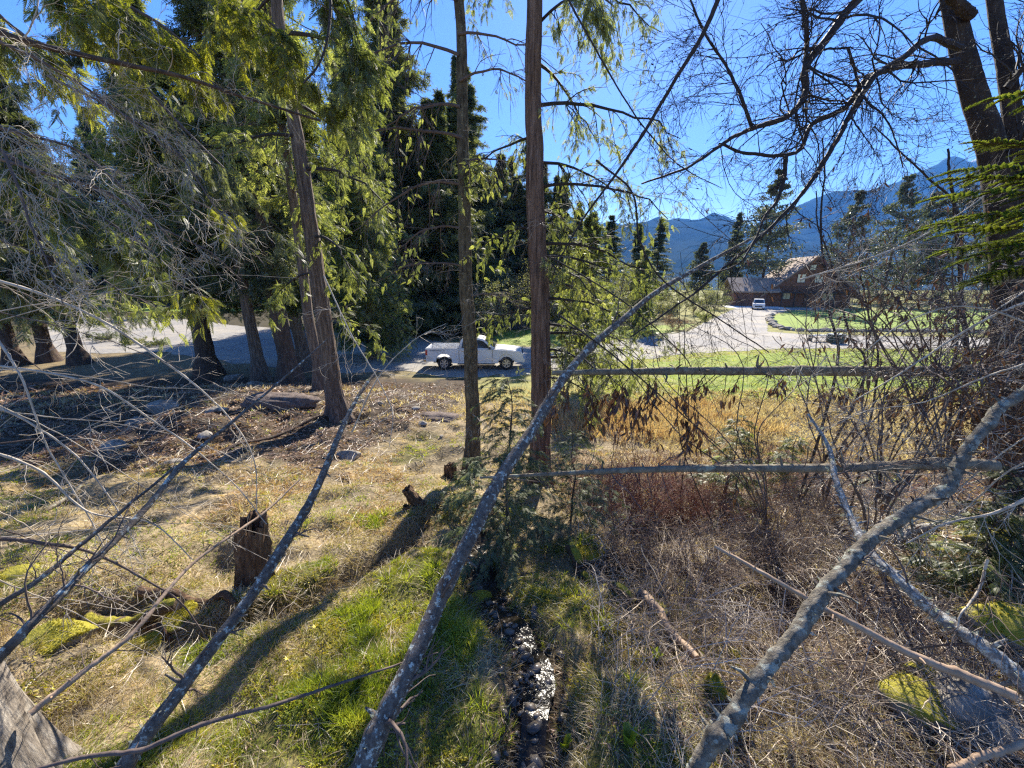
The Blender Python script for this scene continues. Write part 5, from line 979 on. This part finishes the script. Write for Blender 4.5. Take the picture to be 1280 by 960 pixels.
def pickup(loc,rz):
    t=thing('pickup_truck','white crew-cab pickup truck parked side-on on the gravel behind the slim trunks','truck',loc,rz)
    hl=2.95; xr,xf=-1.85,1.93
    bot=[(-hl+.02,.52)]+[(xr-.50,.50)]+arch(xr,.48,.52)[0:]+[(xr+.52,.40),(xf-.52,.40)]+arch(xf,.48,.52)+[(xf+.52,.46),(hl-.04,.50)]
    top=[(hl,.72),(hl-.03,.98),(hl-.14,1.12),(1.6,1.22),(1.25,1.25),(-.95,1.27),(-.95,1.33),(-hl+.03,1.33),(-hl,1.28),(-hl,.60)]
    m=MB()
    for y0,y1 in ((-.99,-.90),(.99,.90)): m.bm(extr(bot+top,y0,y1,.012))
    m.box((-1.93,0,.72),(1.95,1.8,.08),bev=.01); m.box((-.98,0,1.0),(.07,1.8,.62),bev=.01)                 # bed floor, bulkhead
    m.bm(extr([(1.22,1.2),(1.3,1.265),(1.7,1.255),(2.3,1.2),(2.8,1.10),(2.9,1.0),(2.9,.55),(1.22,.55)],-.905,.905,.03)) # bonnet block
    m.box((.12,0,.62),(2.2,1.8,.35),bev=.02); m.box((.12,0,1.25),(2.2,1.84,.02)); m.build('body',white,t)
    m=MB(); prof=[(-.93,1.25),(-.86,1.72),(-.70,1.87),(-.3,1.915),(.25,1.90),(.55,1.83),(1.28,1.27)]
    bm=extr(prof,-.90,.90,.03)
    for v in bm.verts:
        k=1-(max(v.co.z,1.25)-1.25)/.66*.20; v.co.y*=k
    m.bm(bm); m.build('cab',white,t)
    def yk(z,off=.004): return -( .90*(1-(max(z,1.25)-1.25)/.66*.20)+off)
    for sg in (1,-1):
        for pts in ([(-.80,1.32),(-.72,1.68),(-.62,1.78),(-.12,1.80),(-.10,1.32)],[(.0,1.32),(-.02,1.80),(.30,1.79),(.52,1.72),(.98,1.36),(.98,1.32)]):
            m=MB(); V=[(x,sg*yk(z,.006),z) for x,z in pts]; c=np.mean(V,0); k=len(V); m.add(V+[tuple(c)],[[i,(i+1)%k,k] for i in range(k)]); m.build('side_window',glass,t)
    m=MB(); sl_=(1.28-.55,1.27-1.83); V=[(1.22,-.80,1.33),(1.22,.80,1.33),(.62,.70,1.80),(.62,-.70,1.80)]; V=[(x+.03,y,z+.02) for x,y,z in V]; m.add(V,[[0,1,2,3]]); m.build('windscreen',glass,t)
    m=MB(); V=[(-.935,-.68,1.36),(-.935,.68,1.36),(-.89,.62,1.74),(-.89,-.62,1.74)]; V=[(x-.012,y,z) for x,y,z in V]; m.add(V,[[0,1,2,3]]); m.build('rear_window',glass,t)
    for sg in (-1,1):
        for x in (xr,xf): wheel(t,x,sg*.86)
        m=MB(); 
        for x in (xr,xf): m.bm(extr(arch(x,.47,.50),sg*.60,sg*.895)) if False else m.tube([[x,sg*.62,.52],[x,sg*.89,.52]],.465,20,cap=False)
        m.build('wheel_well',dark,t)
        m=MB(); m.box((-hl+.06,sg*.965,1.06),(.14,.07,.34),bev=.015); m.build('tail_light',red,t)
        m=MB(); m.box((hl-.09,sg*.80,.93),(.2,.28,.17),bev=.03); m.build('headlight',lamp,t)
        m=MB(); m.box((.92,sg*1.08,1.37),(.12,.2,.2),bev=.03); m.tube([[.95,sg*.9,1.32],[.93,sg*1.0,1.35]],.025,6); m.build('mirror',dark,t)
        for x in (-.68,.18): m=MB(); m.box((x,sg*1.002,1.13),(.17,.03,.035),bev=.008); m.build('door_handle',chrome,t)
        m=MB()
        for x in (-.93,-.05,1.1): m.box((x,sg*.9915,.86),(.022,.006,.74))
        m.box((.1,sg*.9915,.55),(2.0,.004,.015)); m.build('door_gap',dark,t)
        m=MB(); m.box((.1,sg*.95,.36),(2.3,.12,.07),bev=.02); m.build('running_board',dark,t)
        m=MB(); m.bm(extr([(-2.75,1.20),(-1.95,1.20),(-2.05,1.165),(-2.35,1.165),(-2.42,1.145),(-2.62,1.15)],sg*.9905,sg*.9935)); m.build('bed_decal',plain('grey_decal',(.15,.15,.16),.4) ,t)
    m=MB(); m.box((-hl+.02,0,1.0),(.07,1.84,.62),bev=.015); m.build('tailgate',white,t)
    m=MB(); m.box((-hl-.07,0,.58),(.18,1.9,.2),bev=.04); m.build('rear_bumper',chrome,t)
    m=MB(); m.box((hl+.0,0,.58),(.2,1.96,.26),bev=.05); m.build('front_bumper',white,t)
    m=MB(); m.box((hl-.05,0,.90),(.12,1.3,.28),bev=.02); m.build('grille',dark,t)
    m=MB(); m.box((-.1,0,.42),(5.0,.9,.18)); m.tube([[xr,-.8,.4],[xr,.8,.4]],.06,8); m.tube([[xf,-.8,.4],[xf,.8,.4]],.06,8); m.build('chassis',dark,t)
    return t
cl=(G(530,463)+G(657,463))/2; pickup((cl.x+.0,cl.y+1.0,.03),R(0))
# ---------------------------------------------------------------- small van by the house
hc=at_dist(945,70)
def suv(loc,rz):
    t=thing('parked_car','small silver-white car facing us on the driveway before the garage','car',loc,rz); m=MB()
    side=[(-2.1,.35)]+arch(-1.3,.38,.38)+arch(1.3,.38,.38)+[(2.15,.35),(2.2,.75),(2.05,.98),(1.2,1.08),(-2.1,1.1),(-2.2,.7)]
    m.bm(extr(side,-.9,.9,.04)); m.build('body',white,t); m=MB(); bm=extr([(-2.05,1.08),(-1.9,1.6),(-1.6,1.72),(.2,1.72),(.5,1.66),(1.2,1.08)],-.86,.86,.04)
    for v in bm.verts: v.co.y*=1-(max(v.co.z,1.08)-1.08)*.28
    m.bm(bm); m.build('cabin',white,t)
    m=MB(); m.add([(1.16,-.72,1.14),(1.16,.72,1.14),(.56,.62,1.63),(.56,-.62,1.63)],[[0,1,2,3]]); m.V[0][:,0]+=.05; m.build('windscreen',glass,t)
    for sg in (-1,1):
        for x in (-1.3,1.3): wheel(t,x,sg*.8,.34,.22)
        m=MB(); m.box((2.12,sg*.66,.82),(.14,.3,.16),bev=.03); m.build('headlight',lamp,t)
        m=MB(); V=[(-1.7,sg*.835,1.16),(-1.6,sg*.74,1.6),(.2,sg*.74,1.62),(.85,sg*.835,1.18)]; m.add(V,[[0,1,2,3]]); m.V[0][:,1]+=sg*.03; m.build('side_window',glass,t)
    m=MB(); m.box((2.17,0,.6),(.08,1.1,.22),bev=.02); m.build('grille',dark,t); m=MB(); m.box((2.2,0,.38),(.14,1.7,.16),bev=.03); m.build('front_bumper',white,t)
suv((hc.x,hc.y,.03),R(-90-30))
# ---------------------------------------------------------------- house
logw=surf_mat('stained_log_wall',[(.10,.042,.026),(.19,.085,.052),(.28,.13,.085)],(1,1,9),.7,.6,(2,2,4),bdist=.05); roofm=surf_mat('shingle_roof',[(.2,.145,.11),(.31,.235,.185),(.4,.31,.25)],(2,2,5),.9,.5); trimm=plain('brown_trim',(.12,.05,.03),.6); deckm=plain('dark_deck_wood',(.045,.035,.03),.8); conc=surf_mat('pale_concrete',[(.5,.49,.46),(.68,.67,.64)],(2,2,2),.9,.2)
H0=at_dist(1004,76); rzH=-math.atan2(H0.x,H0.y)*.35
hs=thing('log_house','dark red-brown log house with a steep light brown gable roof and a low garage wing','house',H0,rzH)
hs.scale=(.86,.9,1.04)
S_=0.152*1.32
def hb(name,mat,c,sz,**k): m=MB(); m.box(c,sz,**k); return m.build(name,mat,hs)
m=MB(); m.bm(extr([(-8.2,0),(8.2,0),(8.2,2.7),(0,8.5),(-8.2,2.7)],0,11)); wl=m.build('wall',logw,hs)
def slab(name,a,b,y0,y1,th=.28):
    m=MB(); dx,dz=b[0]-a[0],b[1]-a[1]; L_=math.hypot(dx,dz); nx_,nz_=-dz/L_,dx/L_
    if nz_<0: nx_,nz_=-nx_,-nz_
    m.bm(extr([a,b,(b[0]+nx_*th,b[1]+nz_*th),(a[0]+nx_*th,a[1]+nz_*th)],y0,y1)); return m.build(name,roofm,hs)
rf=slab('roof',(-9.9,1.55),(.12,8.63),-1.4,11.8); slab('roof',(9.9,1.55),(.13,8.62),-1.4,11.8)
m=MB(); m.box((3,6,8.0),(.9,.9,2.2),bev=.03); m.build('chimney',conc,rf)
m=MB(); m.bm(extr([(-9.9,1.2),(0,8.2),(0,8.62),(-9.9,1.62)],-1.46,-1.402)); m.bm(extr([(9.9,1.2),(.001,8.2),(.001,8.62),(9.9,1.62)],-1.46,-1.403)); m.build('gable_board',trimm,hs)
def win(c,w,h):
    m=MB(); x,y,z=c
    m.box((x,y-.04,z+h/2+.06),(w+.24,.12,.12)); m.box((x,y-.04,z-h/2-.06),(w+.24,.12,.12)); m.box((x-w/2-.06,y-.04,z),(.12,.12,h)); m.box((x+w/2+.06,y-.04,z),(.12,.12,h)); m.box((x,y-.03,z),(.06,.08,h)); f=m.build('window',trimm,hs); m=MB(); m.box((x,y-.02,z),(w,.03,h)); m.build('pane',plain('window_glass',(.35,.42,.42),.08,spec=.9),f)
for c,w,h in (((-1.9,0,5.0),1.5,1.4),((1.5,0,5.0),1.5,1.4),((-4.2,0,1.9),1.4,1.1),((3.8,0,1.9),2.0,1.2),((0,0,6.9),1.1,.8)): win(c,w,h)
m=MB(); m.box((-.2,-.03,1.3),(1.0,.08,2.1),bev=.02); dr=m.build('door',trimm,hs); m=MB(); m.box((.15,-.09,1.25),(.06,.06,.1)); m.build('door_handle',chrome,dr)
hb('deck',deckm,(0,-1.5,2.55),(13,2.9,.18)); 
for x in np.linspace(-6.2,6.2,6): hb('post',deckm,(x,-2.8,1.23),(.18,.18,2.44))
m=MB(); m.box((0,-2.86,3.6),(13,.08,.08)); m.box((0,-2.86,2.95),(13,.05,.06)); 
for x in np.linspace(-6.4,6.4,54): m.box((x,-2.9,3.15),(.04,.04,.85))
m.build('railing',deckm,hs)
m=MB(); m.bm(extr([(-15.2,0),(-8.6,0),(-8.6,2.9),(-15.2,2.9)],-1.2,7)); m.build('garage_wall',logw,hs)
# garage roof : ridge along x
m=MB(); V=[(-15.9,-2.2,2.75),(-6.2,-2.2,2.75),(-6.2,3,5.15),(-15.9,3,5.15),(-15.9,-2.2,2.5),(-6.2,-2.2,2.5),(-6.2,3,4.9),(-15.9,3,4.9),(-15.9,8.2,2.75),(-6.2,8.2,2.75),(-15.9,8.2,2.5),(-6.2,8.2,2.5)]
m.add(V,[[0,1,2,3],[5,4,7,6],[4,5,1,0],[3,2,9,8],[7,10,11,6],[10,8,9,11],[0,3,7,4],[3,8,10,7],[1,5,6,2],[2,6,11,9]]); m.build('garage_roof',roofm,hs)
for x in (-13.3,-10.0):
    m=MB(); m.box((x,-1.22,1.2),(2.7,.06,2.4)); 
    gd=m.build('garage_door',trimm,hs); m=MB()
    for z in (.6,1.2,1.8): m.box((x,-1.26,z),(2.6,.02,.03))
    m.build('door_panel_line',deckm,gd)
hb('apron',conc,(-12,-4.2,.02),(12,6,.05))
# board, box and table things
q=at_dist(1050,33.5); t=thing('utility_box','dark green ground box with a grey lid standing on the lawn edge','box',(q.x,q.y,0)); m=MB(); m.box((0,0,.35),(1.1,.7,.7),bev=.03,taper=.95); m.build('box_body',plain('dark_green_plastic',(.03,.06,.045),.5),t); m=MB(); m.box((0,0,.74),(1.2,.8,.08),bev=.02); m.build('lid',plain('grey_lid',(.3,.32,.32),.5),t)
q=at_dist(1029,34.5); t=thing('white_bench','low white plank bench left of the dark green box','bench',(q.x,q.y,0)); m=MB(); m.box((0,0,.52),(2.0,.5,.07),bev=.01); m.build('seat',white,t)
for x in (-.8,.8): m=MB(); m.box((x,0,.24),(.1,.4,.48)); m.build('leg',deckm,t)
def ptable(loc,rz,label):
    t=thing('picnic_table',label,'table',loc,rz); m=MB()
    for k in range(4): m.box((0,-.3+.2*k,.75),(1.8,.18,.04))
    m.build('tabletop',deckm,t)
    for y in (-.75,.75): m=MB(); m.box((0,y,.45),(1.8,.28,.04)); m.build('seat',deckm,t)
    for x in (-.6,.6):
        m=MB(); m.tube([[x,-.7,0],[x,-.25,.73]],.04,4); m.tube([[x,.7,0],[x,.25,.73]],.04,4); m.tube([[x,-.8,.42],[x,.8,.42]],.04,4); m.build('leg',deckm,t)
ptable(at_dist(138,48),.3,'dark picnic table in the shade beyond the pale gravel, left of its neighbour'); ptable(at_dist(155,50),-.2,'dark picnic table in the shade beyond the pale gravel, right of its neighbour')
# ---------------------------------------------------------------- shrubs beyond the road
def bush(label,base,h,r,seed,n=5000,mat='leaf_small',stems=16,fs=.16,dens=.6,bark='twig'):
    g=np.random.default_rng(seed); t=thing('shrub',label,'shrub',base); out=[]
    for k in range(stems):
        a=g.random()*6.28; grow(out,[np.cos(a)*r*.12,np.sin(a)*r*.12,-.05],[np.cos(a)*r/h*1.0,np.sin(a)*r/h*1.0,1.1],h*(.6+.45*g.random()),.02*h/3,2,g,.25,0,5,.5,.7,7)
    m=MB(); twigs_mb(out,m,0); m.build('stems',M[bark],t); src=[a[0] for a in out if a[2]<2]; 
    i=g.integers(0,len(src),n); ps=np.array([src[j][int(g.random()*len(src[j]))] for j in i])+g.normal(size=(n,3))*.05*h/2; V,Fa=stamp(*LEAF,ps,rdir(n),rdir(n),fs*(.5+.8*g.random(n))); MB().add(V,Fa).build('leaves',M[mat],t)
bs=[(745,46,3.6,2.6,'rounded shrub just right of the straight reddish trunk, beyond the verge','leaf_small'),(785,50,4.4,2.8,'pale twiggy willow shrub beyond the verge','leaf_small'),(832,54,4.6,3.0,'tall shrub with yellowish leaves left of the driveway','leaf_small'),(868,60,4.2,2.6,'shrub at the bend of the driveway','leaf_small'),(893,70,4.4,2.6,'dark shrub left of the garage','needles_dark'),(845,42,2.0,1.5,'low brown shrub at the road edge','leaf_litter'),(880,50,1.6,1.3,'low green bush beside the driveway','needles_cedar'),(1065,86,4.5,4,'dark bush right of the house','needles_dark'),(1105,84,4.2,4,'wide bush under the clump of pines','leaf_small'),(1155,80,4.5,4,'bush behind the lawn under the rightmost pine','needles_dark'),(1200,78,4.5,4,'bush behind the lawn left of the double trunk','leaf_small'),(1270,70,4.5,4,'bush at the right end of the lawn','needles_dark'),(118,34,1.3,1.4,'grey-green shrub beside the reddish rock on the left','needles_frost'),(160,33,.9,1.6,'low straggly shrub at the near edge of the pale gravel','leaf_small'),(190,32,.8,1.3,'low shrub in front of the road shade on the left','needles_dark'),(-20,30,2.5,2.5,'shrub at the left edge behind the trunks','needles_dark')]
for k,(u,d,h_,r_2,lab,mt) in enumerate(bs): bush(lab,at_dist(u,d),h_,r_2,500+k,mat=mt,n=5000 if h_>3 else 2500,fs=.22 if h_>3 else .12)
for k,(u,d,h_,r_2,lab) in enumerate(((600,37,6.5,3.2,'twiggy half-bare tree behind the cab of the pickup'),(655,42,6.5,3.4,'greyish half-bare tree between the two slim trunks, beyond the verge'),(705,41,6.5,3.2,'half-bare tree right of the straight reddish trunk beyond the road'),(765,44,6.0,3.0,'half-bare tree left of the tall yellowish shrub'))):
    bush(lab,at_dist(u,d),h_,r_2,620+k,mat='leaf_small',n=3800,fs=.17,stems=12)
for k,(u,v,h_,r_2,lab) in enumerate(((780,700,.8,.6,'low grey bramble bush right of the mossy log end'),(870,720,.8,.6,'grey-brown bramble bush left of the thin bare stick'),(960,700,.9,.7,'bramble bush right above the thin bare stick'),(1010,660,1.0,.6,'bramble bush left of the frosted stem'),(1090,780,.6,.5,'low bramble bush between the two crossing stems'))):
    bush(lab,G(u,v),h_,r_2,560+k,n=320,mat='leaf_litter',fs=.035,stems=26,bark='twig')
# shrubs in the near thicket
for k,(u,v,h_,r_2,lab) in enumerate(((745,640,1.1,.5,'red-brown bare shrub right of the creek head'),(800,650,1.2,.6,'leafless rusty shrub in the middle of the thicket'),(850,660,1.0,.6,'leafless shrub left of the dense thicket'),(900,650,1.1,.7,'dense purplish bare shrub behind the thin bare stick'))):
    bush(lab,G(u,v),h_,r_2,540+k,n=260,mat='leaf_brown',fs=.035,stems=22,bark='twig_red')
